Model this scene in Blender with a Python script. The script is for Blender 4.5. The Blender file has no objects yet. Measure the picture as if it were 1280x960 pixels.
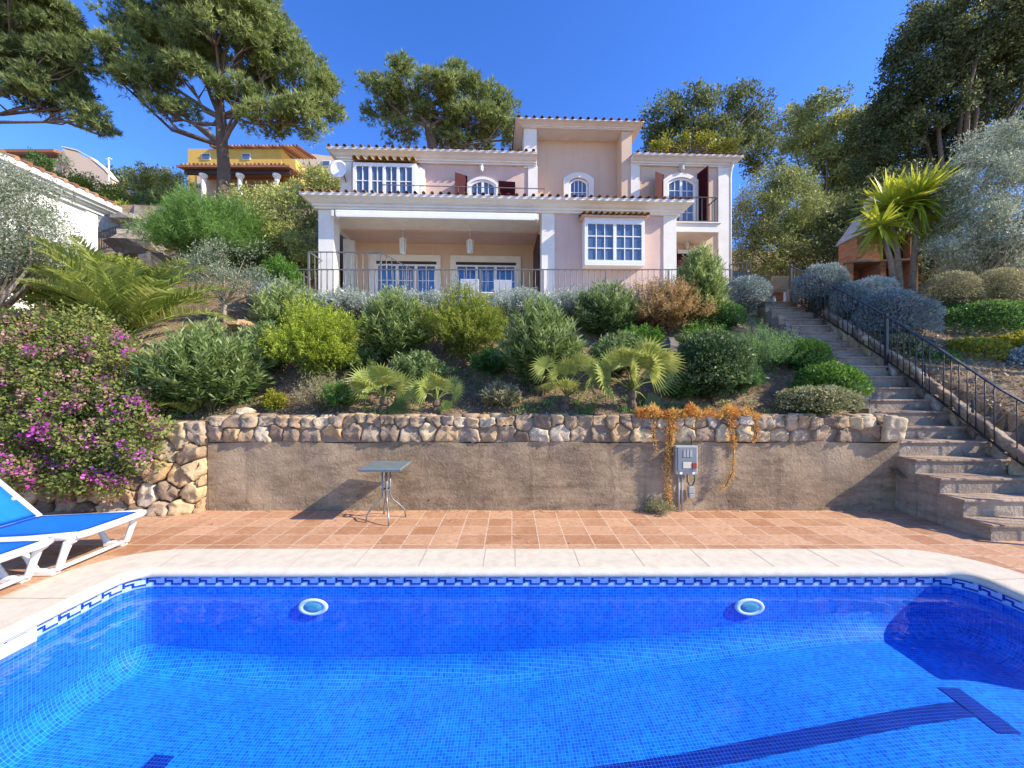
import bpy, math, random
import numpy as np
from mathutils import Vector, geometry as mgeo

SC = bpy.context.scene
COL = SC.collection
F, CX, CY, CAMH = 481.0, 640.0, 484.0, 1.75      # focal length and horizon of the photograph, in its own pixels

def at(px, py, Y):
    "world point at depth Y seen at a photo pixel"
    return np.array([(px-CX)*Y/F, Y, CAMH-(py-CY)*Y/F])

# ------------------------------------------------------------------ terrain
STEP_N, STEP_H, STEP_T, STEP_Y0 = 20, .195, .276, 4.38
def stair_z(y): return np.clip((np.asarray(y, float)-STEP_Y0)/STEP_T+1, 0, STEP_N)*STEP_H
def stair_xl(y): return float(np.interp(y, [0, 5.5, 6.6, 9.7], [5.45, 5.47, 6.0, 6.32]))
def stair_xr(y): return float(np.interp(y, [0, 5.2, 6.8, 9.7], [6.68, 6.68, 6.98, 7.1]))
def sstep(t):
    t = np.clip(t, 0, 1); return t*t*(3-2*t)
def terr(x, y):
    x = np.asarray(x, float); y = np.asarray(y, float)
    L = np.interp(y, [3, 5.5, 9.6, 12, 15, 18, 24, 35, 60, 120, 600], [.9, 1.2, 3.7, 5.3, 8, 10.3, 13, 18.3, 22, 24, 20])
    M = np.interp(y, [5.5, 5.8, 9.5, 9.75, 17, 19, 24, 40, 60, 120, 600], [1.22, 1.3, 3.68, 3.8, 3.85, 6, 10.5, 18, 21, 24, 20])
    R = np.interp(y, [3, 4.1, 5.5, 9.3, 9.75, 13, 18, 24, 40, 60, 120, 600], [.0, .15, 1.25, 3.6, 3.82, 3.84, 6.5, 9.5, 16, 19, 22, 18])
    wl = sstep((-5.6-x)/1.8); wr = sstep((x-6.5)/.7)
    z = L*wl+R*wr+M*(1-wl-wr)
    n = (np.sin(x*1.7+y*.9)+np.sin(x*.8-y*2.1+1)+.6*np.sin(x*3.9+y*3.1))*.03
    flat = ((x > -6.2) & (x < 12) & (y > 9.4) & (y < 17))
    z = z+np.where(flat, 0, n)
    under = (x > 5.3) & (x < 7.2) & (y < 9.9)
    return np.where(under, np.minimum(z, stair_z(y)-.35), z)
def hit(px, py):
    "where the sight line of a photo pixel meets the hillside"
    for Y in np.arange(5.65, 60, .03):
        p = at(px, py, Y)
        if p[2] <= float(terr(p[0], Y)): return p
    return at(px, py, 60)

# ------------------------------------------------------------------ materials
def newmat(name):
    m = bpy.data.materials.new(name); m.use_nodes = True
    nt = m.node_tree; return m, nt, nt.nodes['Principled BSDF']
def rgba(c): return (c[0], c[1], c[2], 1)
def coords(nt, kind='Object', scale=None):
    tc = nt.nodes.new('ShaderNodeTexCoord'); out = tc.outputs[kind]
    if scale is not None:
        mp = nt.nodes.new('ShaderNodeMapping'); mp.inputs['Scale'].default_value = scale
        nt.links.new(out, mp.inputs[0]); out = mp.outputs[0]
    return out
def noise(nt, vec, scale, detail=6, rough=.6, dist=0):
    n = nt.nodes.new('ShaderNodeTexNoise'); n.inputs['Scale'].default_value = scale
    n.inputs['Detail'].default_value = detail; n.inputs['Roughness'].default_value = rough
    n.inputs['Distortion'].default_value = dist
    nt.links.new(vec, n.inputs['Vector']); return n.outputs['Fac']
def ramp(nt, fac, stops):
    r = nt.nodes.new('ShaderNodeValToRGB'); e = r.color_ramp.elements
    while len(e) < len(stops): e.new(.5)
    for el, (p, c) in zip(e, stops): el.position = p; el.color = rgba(c)
    nt.links.new(fac, r.inputs[0]); return r.outputs[0]
def mix(nt, a, b, fac, mode='MIX'):
    m = nt.nodes.new('ShaderNodeMix'); m.data_type = 'RGBA'; m.blend_type = mode
    for s, v in ((m.inputs[6], a), (m.inputs[7], b), (m.inputs[0], fac)):
        if hasattr(v, 'links'): nt.links.new(v, s)
        else: s.default_value = rgba(v) if isinstance(v, tuple) else v
    return m.outputs[2]
def bump(nt, b, h, strength=.3, dist=.02):
    n = nt.nodes.new('ShaderNodeBump'); n.inputs['Strength'].default_value = strength
    n.inputs['Distance'].default_value = dist
    nt.links.new(h, n.inputs['Height']); nt.links.new(n.outputs[0], b.inputs['Normal'])
def attr(nt, name='tint'):
    a = nt.nodes.new('ShaderNodeAttribute'); a.attribute_name = name; return a.outputs['Fac']
def solid(name, c, rough=.5, metal=0, c2=None, scale=4, bmp=0, bscale=60, spec=.5):
    m, nt, b = newmat(name)
    b.inputs['Roughness'].default_value = rough; b.inputs['Metallic'].default_value = metal
    b.inputs['Specular IOR Level'].default_value = spec
    v = coords(nt)
    c2 = c2 or tuple(x*.82 for x in c)
    nt.links.new(ramp(nt, noise(nt, v, scale), [(.35, c2), (.62, c)]), b.inputs['Base Color'])
    if bmp: bump(nt, b, noise(nt, v, bscale, 4), bmp, .01)
    return m
def leafmat(name, stops, rough=.5, trans=.3, spec=.35):
    m, nt, b = newmat(name)
    b.inputs['Roughness'].default_value = rough; b.inputs['Specular IOR Level'].default_value = spec
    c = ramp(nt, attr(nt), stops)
    nt.links.new(c, b.inputs['Base Color'])
    t = nt.nodes.new('ShaderNodeBsdfTranslucent')
    h = nt.nodes.new('ShaderNodeHueSaturation'); h.inputs['Value'].default_value = 1.5; h.inputs['Hue'].default_value = .48
    nt.links.new(c, h.inputs['Color']); nt.links.new(h.outputs[0], t.inputs[0])
    ms = nt.nodes.new('ShaderNodeMixShader'); ms.inputs[0].default_value = trans
    nt.links.new(b.outputs[0], ms.inputs[1]); nt.links.new(t.outputs[0], ms.inputs[2])
    nt.links.new(ms.outputs[0], nt.nodes['Material Output'].inputs[0])
    return m

# ------------------------------------------------------------------ objects
def empty(name, loc=(0, 0, 0), rz=0):
    o = bpy.data.objects.new(name, None); o.location = [float(v) for v in loc]; o.rotation_euler = (0, 0, rz)
    o.empty_display_size = .2; COL.objects.link(o); return o
def tag(o, label=None, cat=None, group=None, kind=None):
    if label: o['label'] = label
    if cat: o['category'] = cat
    if group: o['group'] = group
    if kind: o['kind'] = kind
    return o
def link(name, me, parent=None, loc=None):
    o = bpy.data.objects.new(name, me); COL.objects.link(o)
    if parent is not None: o.parent = parent
    if loc is not None: o.location = [float(v) for v in loc]
    return o
def quads(name, V, mat, tint=None, parent=None, loc=None):
    "many loose quads (4 consecutive rows of V each) as one mesh"
    V = np.asarray(V, np.float32).reshape(-1, 3); n = len(V)//4
    me = bpy.data.meshes.new(name)
    me.vertices.add(n*4); me.vertices.foreach_set('co', V.ravel())
    me.loops.add(n*4); me.loops.foreach_set('vertex_index', np.arange(n*4, dtype=np.int32))
    me.polygons.add(n); me.polygons.foreach_set('loop_start', np.arange(0, n*4, 4, dtype=np.int32))
    if tint is not None:
        a = me.attributes.new('tint', 'FLOAT', 'FACE'); a.data.foreach_set('value', np.clip(np.asarray(tint, np.float32), 0, 1))
    me.update(calc_edges=True); me.materials.append(mat)
    return link(name, me, parent, loc)

class MB:
    "collects simple shapes and links them as one mesh object"
    def __init__(s): s.v = []; s.f = []; s.t = []; s.ct = .5
    def add(s, vs, fs):
        k = len(s.v); s.v += [tuple(map(float, p)) for p in vs]
        for f in fs: s.f.append([i+k for i in f]); s.t.append(s.ct)
    def box(s, x0, x1, y0, y1, z0, z1):
        s.add([(x0,y0,z0),(x1,y0,z0),(x1,y1,z0),(x0,y1,z0),(x0,y0,z1),(x1,y0,z1),(x1,y1,z1),(x0,y1,z1)],
              [(0,3,2,1),(4,5,6,7),(0,1,5,4),(1,2,6,5),(2,3,7,6),(3,0,4,7)]); return s
    def bar(s, a, b, w, h, up=(0, 0, 1)):
        a = np.array(a, float); b = np.array(b, float); d = (b-a)/np.linalg.norm(b-a); up = np.array(up, float)
        x = np.cross(d, up)
        if np.linalg.norm(x) < 1e-6: x = np.cross(d, (1, 0, 0))
        x /= np.linalg.norm(x); y = np.cross(x, d)
        vs = [p+x*sx*w/2+y*sy*h/2 for p in (a, b) for sx, sy in ((-1,-1),(1,-1),(1,1),(-1,1))]
        s.add(vs, [(0,1,2,3),(7,6,5,4),(0,4,5,1),(1,5,6,2),(2,6,7,3),(3,7,4,0)]); return s
    def tube(s, pts, r, n=8, cap=True):
        pts = [np.array(p, float) for p in pts]; m = len(pts)
        r = [r]*m if np.isscalar(r) else list(r)
        d0 = pts[1]-pts[0]; ref = np.array((0, 0, 1.)) if abs(d0[2]) < .9*np.linalg.norm(d0) else np.array((1., 0, 0))
        vs = []
        for i, p in enumerate(pts):
            d = pts[min(i+1, m-1)]-pts[max(i-1, 0)]; d = d/(np.linalg.norm(d)+1e-9)
            x = np.cross(d, ref); x /= np.linalg.norm(x)+1e-9; y = np.cross(d, x); ref = np.cross(x, d)
            for k in range(n):
                a = 2*math.pi*k/n; vs.append(p+r[i]*(math.cos(a)*x+math.sin(a)*y))
        fs = [(i*n+k, i*n+(k+1) % n, (i+1)*n+(k+1) % n, (i+1)*n+k) for i in range(m-1) for k in range(n)]
        if cap: fs += [tuple(range(n))[::-1], tuple(range((m-1)*n, m*n))]
        s.add(vs, fs); return s
    def lathe(s, prof, n=20, c=(0, 0, 0)):
        vs = [(c[0]+r*math.cos(2*math.pi*k/n), c[1]+r*math.sin(2*math.pi*k/n), c[2]+z) for r, z in prof for k in range(n)]
        s.add(vs, [(i*n+k, i*n+(k+1) % n, (i+1)*n+(k+1) % n, (i+1)*n+k) for i in range(len(prof)-1) for k in range(n)]); return s
    def ring(s, outer, inner, y0, y1):
        "frame between two equal-length outlines in the xz plane, from depth y0 to y1"
        n = len(outer)
        vs = [(x, y0, z) for x, z in outer]+[(x, y0, z) for x, z in inner]+[(x, y1, z) for x, z in outer]+[(x, y1, z) for x, z in inner]
        fs = []
        for i in range(n-1):
            j = i+1
            fs += [(i, j, n+j, n+i), (2*n+i, 3*n+i, 3*n+j, 2*n+j), (i, 2*n+i, 2*n+j, j), (n+i, n+j, 3*n+j, 3*n+i)]
        fs += [(0, n, 3*n, 2*n), (n-1, 3*n-1, 4*n-1, 2*n-1)]
        s.add(vs, fs); return s
    def prism(s, poly, y0, y1, axes=(0, 1, 2)):
        "solid polygon in xz from y0 to y1"
        n = len(poly); vs = [(x, y0, z) for x, z in poly]+[(x, y1, z) for x, z in poly]
        vs = [tuple(p[a] for a in axes) for p in vs]
        s.add(vs, [tuple(range(n)), tuple(range(n, 2*n))[::-1]]+[(i, n+i, n+(i+1) % n, (i+1) % n) for i in range(n)]); return s
    def build(s, name, mat, parent=None, loc=None, smooth=False, bevel=0, tint=False, uv=True):
        me = bpy.data.meshes.new(name); me.from_pydata(s.v, [], s.f)
        if tint:
            a = me.attributes.new('tint', 'FLOAT', 'FACE'); a.data.foreach_set('value', np.array(s.t, np.float32))
        me.materials.append(mat)
        if uv: box_uv(me)
        if smooth: me.polygons.foreach_set('use_smooth', [True]*len(me.polygons))
        me.update()
        o = link(name, me, parent, loc)
        if bevel:
            b = o.modifiers.new('b', 'BEVEL'); b.width = bevel; b.segments = 2; b.limit_method = 'ANGLE'
        return o
def box_uv(me):
    uv = me.uv_layers.new(name='UVMap')
    for p in me.polygons:
        n = p.normal; a = max(range(3), key=lambda i: abs(n[i]))
        for li in p.loop_indices:
            c = me.vertices[me.loops[li].vertex_index].co
            uv.data[li].uv = (c[0], c[1]) if a == 2 else (c[0], c[2]) if a == 1 else (c[1], c[2])
def copy_tree(o, parent=None):
    c = o.copy(); COL.objects.link(c)
    if parent is not None: c.parent = parent
    for ch in list(o.children): copy_tree(ch, c)
    return c

# ------------------------------------------------------------------ leaves
def unit(a): return a/(np.linalg.norm(a, axis=-1, keepdims=True)+1e-9)
def leaves(P, D, L, W, rng, up=.6, droop=0., wid=.45):
    "diamond leaves: base points P, directions D"
    n = len(P); D = unit(D)
    L = np.broadcast_to(np.asarray(L, float), (n,))[:, None]; W = np.broadcast_to(np.asarray(W, float), (n,))[:, None]
    ref = rng.normal(size=(n, 3))*(1-up)+np.array((0, 0, 1.))*up
    S = unit(np.cross(D, ref)); N = unit(np.cross(S, D))
    tip = P+D*L; tip[:, 2] -= droop*L[:, 0]
    mid = P+D*L*wid
    fold = N*W*.18
    V = np.stack([P, mid+S*W/2+fold, tip, mid-S*W/2+fold], 1)
    return V.reshape(-1, 3)
def sph(rng, n): return unit(rng.normal(size=(n, 3)))
def clump_leaves(rng, C, R, n, L, W, out=.7, rand=.6, upd=.2, upn=.4, shell=.45, flat=1., spread=.5, droop=0):
    "n leaves in each clump (centre C, radius R); returns quads and tints"
    C = np.asarray(C, float); k = len(C); R = np.broadcast_to(np.asarray(R, float), (k,))
    d = sph(rng, k*n); r = shell+(1-shell)*rng.random(k*n)**.6
    off = d*r[:, None]*np.repeat(R, n)[:, None]; off[:, 2] *= flat
    P = np.repeat(C, n, 0)+off
    D = d*out+rng.normal(size=(k*n, 3))*rand; D[:, 2] += upd
    sc = rng.uniform(.65, 1.25, k*n)
    V = leaves(P, D, L*sc, W*sc, rng, upn, droop)
    t = np.repeat(rng.random(k), n)*spread+rng.random(k*n)*(1-spread)
    return V, t
# ------------------------------------------------------------------ the materials of the place
def mk_tiles():
    m, nt, b = newmat('terracotta_tiles'); v = coords(nt, 'UV')
    br = nt.nodes.new('ShaderNodeTexBrick'); br.offset = 0; br.squash = 1
    for k, x in (('Scale', 1), ('Mortar Size', .006), ('Mortar Smooth', .2), ('Bias', 0), ('Brick Width', .305), ('Row Height', .285)): br.inputs[k].default_value = x
    br.inputs['Color1'].default_value = rgba((.40, .185, .085)); br.inputs['Color2'].default_value = rgba((.60, .345, .195))
    br.inputs['Mortar'].default_value = rgba((.66, .53, .39)); nt.links.new(v, br.inputs[0])
    n = noise(nt, coords(nt, 'Object', (1, 1, 1)), 2.2, 8, .65, .6); n2 = noise(nt, coords(nt, 'Object', (5, 11, 5)), 3, 6, .7)
    c = mix(nt, br.outputs['Color'], (.62, .38, .23), ramp(nt, n, [(.48, (0, 0, 0)), (.70, (.7,)*3)]))
    c = mix(nt, c, (.19, .08, .04), ramp(nt, n2, [(.48, (0, 0, 0)), (.74, (.75,)*3)]))
    nt.links.new(c, b.inputs['Base Color']); b.inputs['Roughness'].default_value = .62
    iv = nt.nodes.new('ShaderNodeMath'); iv.operation = 'MULTIPLY_ADD'; iv.inputs[1].default_value = -1; nt.links.new(br.outputs['Fac'], iv.inputs[0]); nt.links.new(n2, iv.inputs[2])
    bump(nt, b, iv.outputs[0], .35, .006); return m
def mk_mosaic(name, c1, c2, mortar, big=.5):
    m, nt, b = newmat(name); v = coords(nt, 'UV')
    br = nt.nodes.new('ShaderNodeTexBrick'); br.offset = 0; br.squash = 1
    for k, x in (('Scale', 1), ('Mortar Size', .0022), ('Mortar Smooth', .3), ('Bias', 0), ('Brick Width', .026), ('Row Height', .026)): br.inputs[k].default_value = x
    br.inputs['Color1'].default_value = rgba(c1); br.inputs['Color2'].default_value = rgba(c2); br.inputs['Mortar'].default_value = rgba(mortar)
    nt.links.new(v, br.inputs[0])
    # sheets of mosaic from different batches
    b2 = nt.nodes.new('ShaderNodeTexBrick'); b2.offset = 0
    for k, x in (('Scale', 1), ('Mortar Size', 0), ('Brick Width', .312), ('Row Height', .312)): b2.inputs[k].default_value = x
    b2.inputs['Color1'].default_value = (1, 1, 1, 1); b2.inputs['Color2'].default_value = rgba((.78, .84, .9)); nt.links.new(v, b2.inputs[0])
    c = mix(nt, br.outputs['Color'], b2.outputs['Color'], big, 'MULTIPLY')
    nz = noise(nt, coords(nt, 'UV'), 1.3, 5, .65)
    c = mix(nt, c, ramp(nt, nz, [(.3, (.72, .74, .84)), (.68, (1.2, 1.22, 1.12))]), .9, 'MULTIPLY')
    nt.links.new(c, b.inputs['Base Color']); b.inputs['Roughness'].default_value = .6; b.inputs['Specular IOR Level'].default_value = .2
    return m
def mk_render(name, c1, c2, bscale=9, bs=.5, swirl=2.5, streak=True):
    m, nt, b = newmat(name); v = coords(nt)
    n1 = noise(nt, v, 1.1, 8, .65); n2 = noise(nt, v, bscale, 5, .6, swirl); n3 = noise(nt, coords(nt, 'Object', (6, 6, .6)), 1, 5, .6)
    c = ramp(nt, n1, [(.3, c1), (.7, c2)])
    if not streak:          # faint rain streaks and patches
        c = mix(nt, c, tuple(x*.80 for x in c1), ramp(nt, n3, [(.50, (0, 0, 0)), (.80, (.42,)*3)]))
    if streak:
        n4 = noise(nt, v, .7, 3, .5); n5 = noise(nt, coords(nt, 'Object', (1, 1, 3)), 2.6, 8, .75)
        c = mix(nt, c, tuple(x*.60 for x in c1), ramp(nt, n5, [(.44, (0, 0, 0)), (.64, (.85,)*3)]))
        c = mix(nt, c, tuple(min(1, x*1.25) for x in c2), ramp(nt, n4, [(.52, (0, 0, 0)), (.70, (.55,)*3)]))
        c = mix(nt, c, tuple(x*.62 for x in c1), ramp(nt, n3, [(.52, (0, 0, 0)), (.78, (.7,)*3)]))
        c = mix(nt, c, tuple(min(1, x*1.35) for x in c2), ramp(nt, n2, [(.55, (0, 0, 0)), (.8, (.5,)*3)]))
    nt.links.new(c, b.inputs['Base Color']); b.inputs['Roughness'].default_value = .9; b.inputs['Specular IOR Level'].default_value = .2
    bump(nt, b, n2, bs, .03); return m
def mk_tint(name, stops, rough=.85, bs=.5, bscale=14, spots=None):
    m, nt, b = newmat(name); v = coords(nt)
    c = ramp(nt, attr(nt), stops); n = noise(nt, v, bscale, 8, .7, .8)
    c = mix(nt, c, ramp(nt, n, [(.3, (.45, .42, .38)), (.7, (1.25, 1.2, 1.15))]), .8, 'MULTIPLY')
    nt.links.new(c, b.inputs['Base Color']); b.inputs['Roughness'].default_value = rough; b.inputs['Specular IOR Level'].default_value = .25
    bump(nt, b, n, bs, .03); return m
def mk_soil():
    m, nt, b = newmat('dry_soil'); v = coords(nt)
    n1 = noise(nt, v, .9, 8, .7); n2 = noise(nt, v, 18, 6, .75)
    c = ramp(nt, n1, [(.3, (.17, .12, .07)), (.5, (.33, .235, .145)), (.7, (.46, .35, .22))])
    c = mix(nt, c, ramp(nt, n2, [(.3, (.45,)*3), (.7, (1.3,)*3)]), .8, 'MULTIPLY')
    nt.links.new(c, b.inputs['Base Color']); b.inputs['Roughness'].default_value = 1; b.inputs['Specular IOR Level'].default_value = .1
    bump(nt, b, n2, 1, .06); return m
def mk_brick():
    m, nt, b = newmat('brick'); v = coords(nt, 'UV')
    br = nt.nodes.new('ShaderNodeTexBrick')
    for k, x in (('Scale', 1), ('Mortar Size', .007), ('Brick Width', .22), ('Row Height', .07), ('Bias', 0)): br.inputs[k].default_value = x
    br.inputs['Color1'].default_value = rgba((.36, .12, .05)); br.inputs['Color2'].default_value = rgba((.50, .20, .09)); br.inputs['Mortar'].default_value = rgba((.30, .24, .19))
    nt.links.new(v, br.inputs[0]); nt.links.new(br.outputs['Color'], b.inputs['Base Color']); b.inputs['Roughness'].default_value = .9
    bump(nt, b, br.outputs['Fac'], -.4, .01); return m
def mk_water():
    m, nt, b = newmat('pool_water'); nt.nodes.remove(b)
    tr = nt.nodes.new('ShaderNodeBsdfTransparent'); tr.inputs[0].default_value = rgba((.86, .96, 1))
    gl = nt.nodes.new('ShaderNodeBsdfGlossy'); gl.inputs['Roughness'].default_value = .02
    lw = nt.nodes.new('ShaderNodeLayerWeight'); lw.inputs[0].default_value = .5      # Schlick reflectance of water
    pw = nt.nodes.new('ShaderNodeMath'); pw.operation = 'POWER'; pw.inputs[1].default_value = 5; nt.links.new(lw.outputs['Facing'], pw.inputs[0])
    fr = nt.nodes.new('ShaderNodeMath'); fr.operation = 'MULTIPLY_ADD'; fr.inputs[1].default_value = .98; fr.inputs[2].default_value = .02; nt.links.new(pw.outputs[0], fr.inputs[0])
    v = coords(nt, 'Object', (1, 1.6, 1)); n = noise(nt, v, 2.2, 3, .5, .4)
    bp = nt.nodes.new('ShaderNodeBump'); bp.inputs['Strength'].default_value = .2; bp.inputs['Distance'].default_value = .05
    nt.links.new(n, bp.inputs['Height']); nt.links.new(bp.outputs[0], gl.inputs['Normal'])
    ms = nt.nodes.new('ShaderNodeMixShader'); nt.links.new(fr.outputs[0], ms.inputs[0])
    nt.links.new(tr.outputs[0], ms.inputs[1]); nt.links.new(gl.outputs[0], ms.inputs[2])
    nt.links.new(ms.outputs[0], nt.nodes['Material Output'].inputs[0]); return m
def mk_glass(name, c, rough=.04):
    m, nt, b = newmat(name); b.inputs['Base Color'].default_value = rgba(c); b.inputs['Roughness'].default_value = rough
    b.inputs['Specular IOR Level'].default_value = .9; return m

M = {}
M['tiles'] = mk_tiles()
M['mosaic'] = mk_mosaic('blue_pool_mosaic', (.0, .09, .52), (.0, .215, .82), (.06, .33, .82))
M['mosaic_dark'] = mk_mosaic('navy_mosaic', (.0, .012, .16), (.0, .02, .28), (.03, .12, .5), .2)
M['mosaic_wall'] = mk_mosaic('shaded_wall_mosaic', (.0, .10, .52), (.0, .19, .76), (.06, .26, .72))  # pool mosaic darkened for the weaker underwater sun on the walls
M['mosaic_pale'] = mk_mosaic('pale_mosaic', (.36, .50, .78), (.46, .58, .82), (.30, .44, .72), .2)
M['coping'] = solid('cast_stone_coping', (.66, .58, .45), .8, c2=(.57, .495, .38), scale=9, bmp=.35, bscale=120, spec=.25)
M['joint'] = solid('coping_joint', (.42, .36, .28), .9)
M['water'] = mk_water()
M['wallrender'] = mk_render('rough_grey_brown_render', (.24, .168, .10), (.40, .298, .188), 15, .45, 1.3)
M['stepconc'] = mk_render('worn_step_concrete', (.30, .235, .17), (.46, .375, .28), 11, .7, 1.5)
M['tread'] = mk_render('worn_tread', (.34, .235, .16), (.50, .37, .26), 13, .6, 1.2)
M['stone'] = mk_tint('field_stone', [(0, (.22, .155, .11)), (.2, (.36, .275, .19)), (.42, (.52, .35, .18)), (.6, (.42, .33, .24)), (.8, (.62, .47, .26)), (1, (.60, .53, .41))], .9, .7, 9)
M['mortar'] = mk_render('earth_mortar', (.20, .15, .10), (.32, .25, .17), 20, .8, .5, False)
M['rock'] = mk_tint('grey_rock', [(0, (.16, .14, .12)), (.5, (.30, .26, .22)), (1, (.42, .37, .31))], .95, .9, 6)
M['soil'] = mk_soil()
M['brick'] = mk_brick()
M['pink'] = mk_render('salmon_render', (.60, .43, .36), (.67, .49, .415), 30, .12, .5, False)
M['peach'] = mk_render('peach_render', (.62, .455, .325), (.68, .505, .37), 30, .12, .5, False)
M['trim'] = solid('cream_trim', (.80, .76, .68), .7, c2=(.74, .69, .60), scale=3)
M['white'] = solid('white_paint', (.82, .82, .80), .45, c2=(.77, .77, .75), scale=3)
M['plastic'] = solid('white_plastic', (.82, .81, .78), .4, c2=(.74, .72, .68), scale=6)
M['blue_fabric'] = solid('blue_sling_fabric', (.012, .19, .72), .75, c2=(.010, .165, .66), scale=5, bmp=.25, bscale=400, spec=.2)
M['roof'] = mk_tint('barrel_tile', [(0, (.16, .075, .045)), (.5, (.34, .16, .09)), (1, (.50, .30, .18))], .9, .4, 12)
M['roof_ochre'] = mk_tint('ochre_tile', [(0, (.42, .27, .10)), (1, (.60, .42, .18))], .85, .3, 12)
M['burgundy'] = solid('burgundy_paint', (.055, .005, .009), .7, c2=(.042, .004, .007), spec=.15)
M['darkwood'] = solid('dark_brown_paint', (.045, .018, .014), .5)
M['glass'] = mk_glass('window_glass', (.085, .13, .205))
M['glass_door'] = mk_glass('door_glass', (.035, .13, .36))  # blue of the reflected sky and pool put into the base colour
M['curtain'] = solid('sheer_curtain', (.62, .63, .66), .9, c2=(.5, .52, .56), scale=8)
M['iron'] = solid('dark_iron', (.055, .056, .062), .45, .3)
M['grey_iron'] = solid('grey_painted_iron', (.21, .195, .18), .5, .2)
M['tabletop'] = solid('grey_green_tabletop', (.17, .22, .22), .35, c2=(.13, .17, .17), scale=7)
M['steel'] = solid('grey_tube_steel', (.28, .28, .28), .4, .7)
M['box_grey'] = solid('grey_plastic_box', (.40, .40, .37), .5)
M['box_lid'] = mk_glass('smoked_lid', (.22, .25, .24), .15)
M['cream_label'] = solid('cream_plate', (.66, .61, .45), .6)
M['red_switch'] = solid('red_switch', (.36, .035, .025), .45)
M['cable'] = solid('black_cable', (.03, .03, .03), .6)
M['lamp_glass'] = mk_glass('lantern_glass', (.55, .55, .50), .15)
M['aqua'] = mk_glass('pool_light_lens', (.10, .36, .42), .1)
M['wicker'] = solid('tan_wicker', (.42, .27, .14), .8, c2=(.32, .20, .10), scale=60, bmp=.4, bscale=120)
M['ochre'] = mk_render('ochre_wall', (.62, .38, .08), (.70, .45, .11), 30, .1, .5, False)
M['offwhite'] = mk_render('offwhite_wall', (.78, .77, .73), (.82, .81, .78), 30, .1, .5, False)
M['peachfar'] = mk_render('pale_peach_wall', (.66, .50, .36), (.70, .54, .40), 30, .1, .5, False)
M['hood'] = solid('grey_sheet_roof', (.55, .54, .53), .5)
M['soot'] = solid('sooty_brick', (.05, .048, .05), .95)
M['bark'] = mk_tint('bark', [(0, (.10, .07, .05)), (.5, (.19, .14, .105)), (1, (.28, .23, .18))], .95, .9, 10)
M['bark_pale'] = mk_tint('pale_bark', [(0, (.30, .25, .19)), (1, (.46, .40, .31))], .9, .5, 10)
M['stem'] = mk_tint('twig', [(0, (.10, .07, .045)), (1, (.22, .17, .11))], .95, .3, 20)
M['dry_twig'] = mk_tint('dry_twig', [(0, (.26, .22, .18)), (1, (.42, .37, .31))], .95, .3, 20)
def G(name, *st, **k): M[name] = leafmat(name, list(st), **k)
G('oleander', (0, (0.066, 0.118, 0.029)), (.5, (0.166, 0.245, 0.063)), (1, (0.397, 0.476, 0.198)))
G('oleander_light', (0, (0.097, 0.145, 0.036)), (.5, (0.230, 0.315, 0.085)), (1, (0.436, 0.508, 0.218)))
G('oleander_dark', (0, (0.062, 0.110, 0.031)), (.5, (0.149, 0.226, 0.066)), (1, (0.375, 0.469, 0.204)))
G('lime_bush', (0, (0.102, 0.160, 0.017)), (.5, (0.275, 0.362, 0.029)), (1, (0.522, 0.580, 0.072)), trans=.35)
G('lime_red', (0, (0.083, 0.138, 0.021)), (.6, (0.235, 0.304, 0.034)), (.85, (0.386, 0.386, 0.069)), (1, (0.359, 0.152, 0.083)), trans=.35)
G('brown_bush', (0, (0.220, 0.140, 0.050)), (.5, (0.460, 0.310, 0.110)), (1, (0.600, 0.470, 0.200)))
G('grey_bush', (0, (0.189, 0.228, 0.177)), (.5, (0.354, 0.405, 0.329)), (1, (0.582, 0.620, 0.531)), trans=.15)
G('blue_grey', (0, (0.120, 0.155, 0.140)), (.5, (0.240, 0.290, 0.260)), (1, (0.460, 0.520, 0.460)), trans=.15)
G('blue_white', (0, (0.340, 0.380, 0.330)), (.5, (0.500, 0.550, 0.480)), (1, (0.660, 0.700, 0.600)), trans=.15)
G('khaki_bush', (0, (0.163, 0.163, 0.062)), (.5, (0.312, 0.300, 0.150)), (1, (0.475, 0.450, 0.250)))
G('dark_round', (0, (0.031, 0.068, 0.021)), (.5, (0.074, 0.136, 0.043)), (1, (0.231, 0.315, 0.126)), rough=.45, spec=.3)
G('bright_green', (0, (0.034, 0.103, 0.014)), (.5, (0.086, 0.207, 0.025)), (1, (0.184, 0.333, 0.052)))
G('deep_green', (0, (0.032, 0.098, 0.022)), (.5, (0.077, 0.186, 0.040)), (1, (0.175, 0.306, 0.077)))
G('rosemary', (0, (0.065, 0.142, 0.038)), (.5, (0.151, 0.271, 0.077)), (1, (0.302, 0.432, 0.151)))
G('variegated', (0, (0.070, 0.100, 0.030)), (.5, (0.200, 0.220, 0.090)), (1, (0.500, 0.470, 0.270)))
G('gold_green', (0, (0.100, 0.140, 0.015)), (.5, (0.250, 0.280, 0.030)), (1, (0.480, 0.420, 0.050)), trans=.35)
G('pine', (0, (0.080, 0.109, 0.032)), (.5, (0.210, 0.275, 0.080)), (1, (0.435, 0.486, 0.167)), trans=.25)
G('pine_dark', (0, (0.065, 0.094, 0.032)), (.5, (0.160, 0.217, 0.072)), (1, (0.348, 0.399, 0.145)), trans=.25)
G('pine_young', (0, (0.061, 0.145, 0.026)), (.5, (0.121, 0.242, 0.048)), (1, (0.218, 0.351, 0.085)), trans=.3)
G('oak', (0, (.055, .075, .024)), (.5, (.13, .165, .055)), (1, (.28, .31, .13)), spec=.12)
G('oak_black', (0, (.045, .062, .024)), (.5, (.105, .135, .052)), (1, (.26, .285, .135)), spec=.12)
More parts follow.
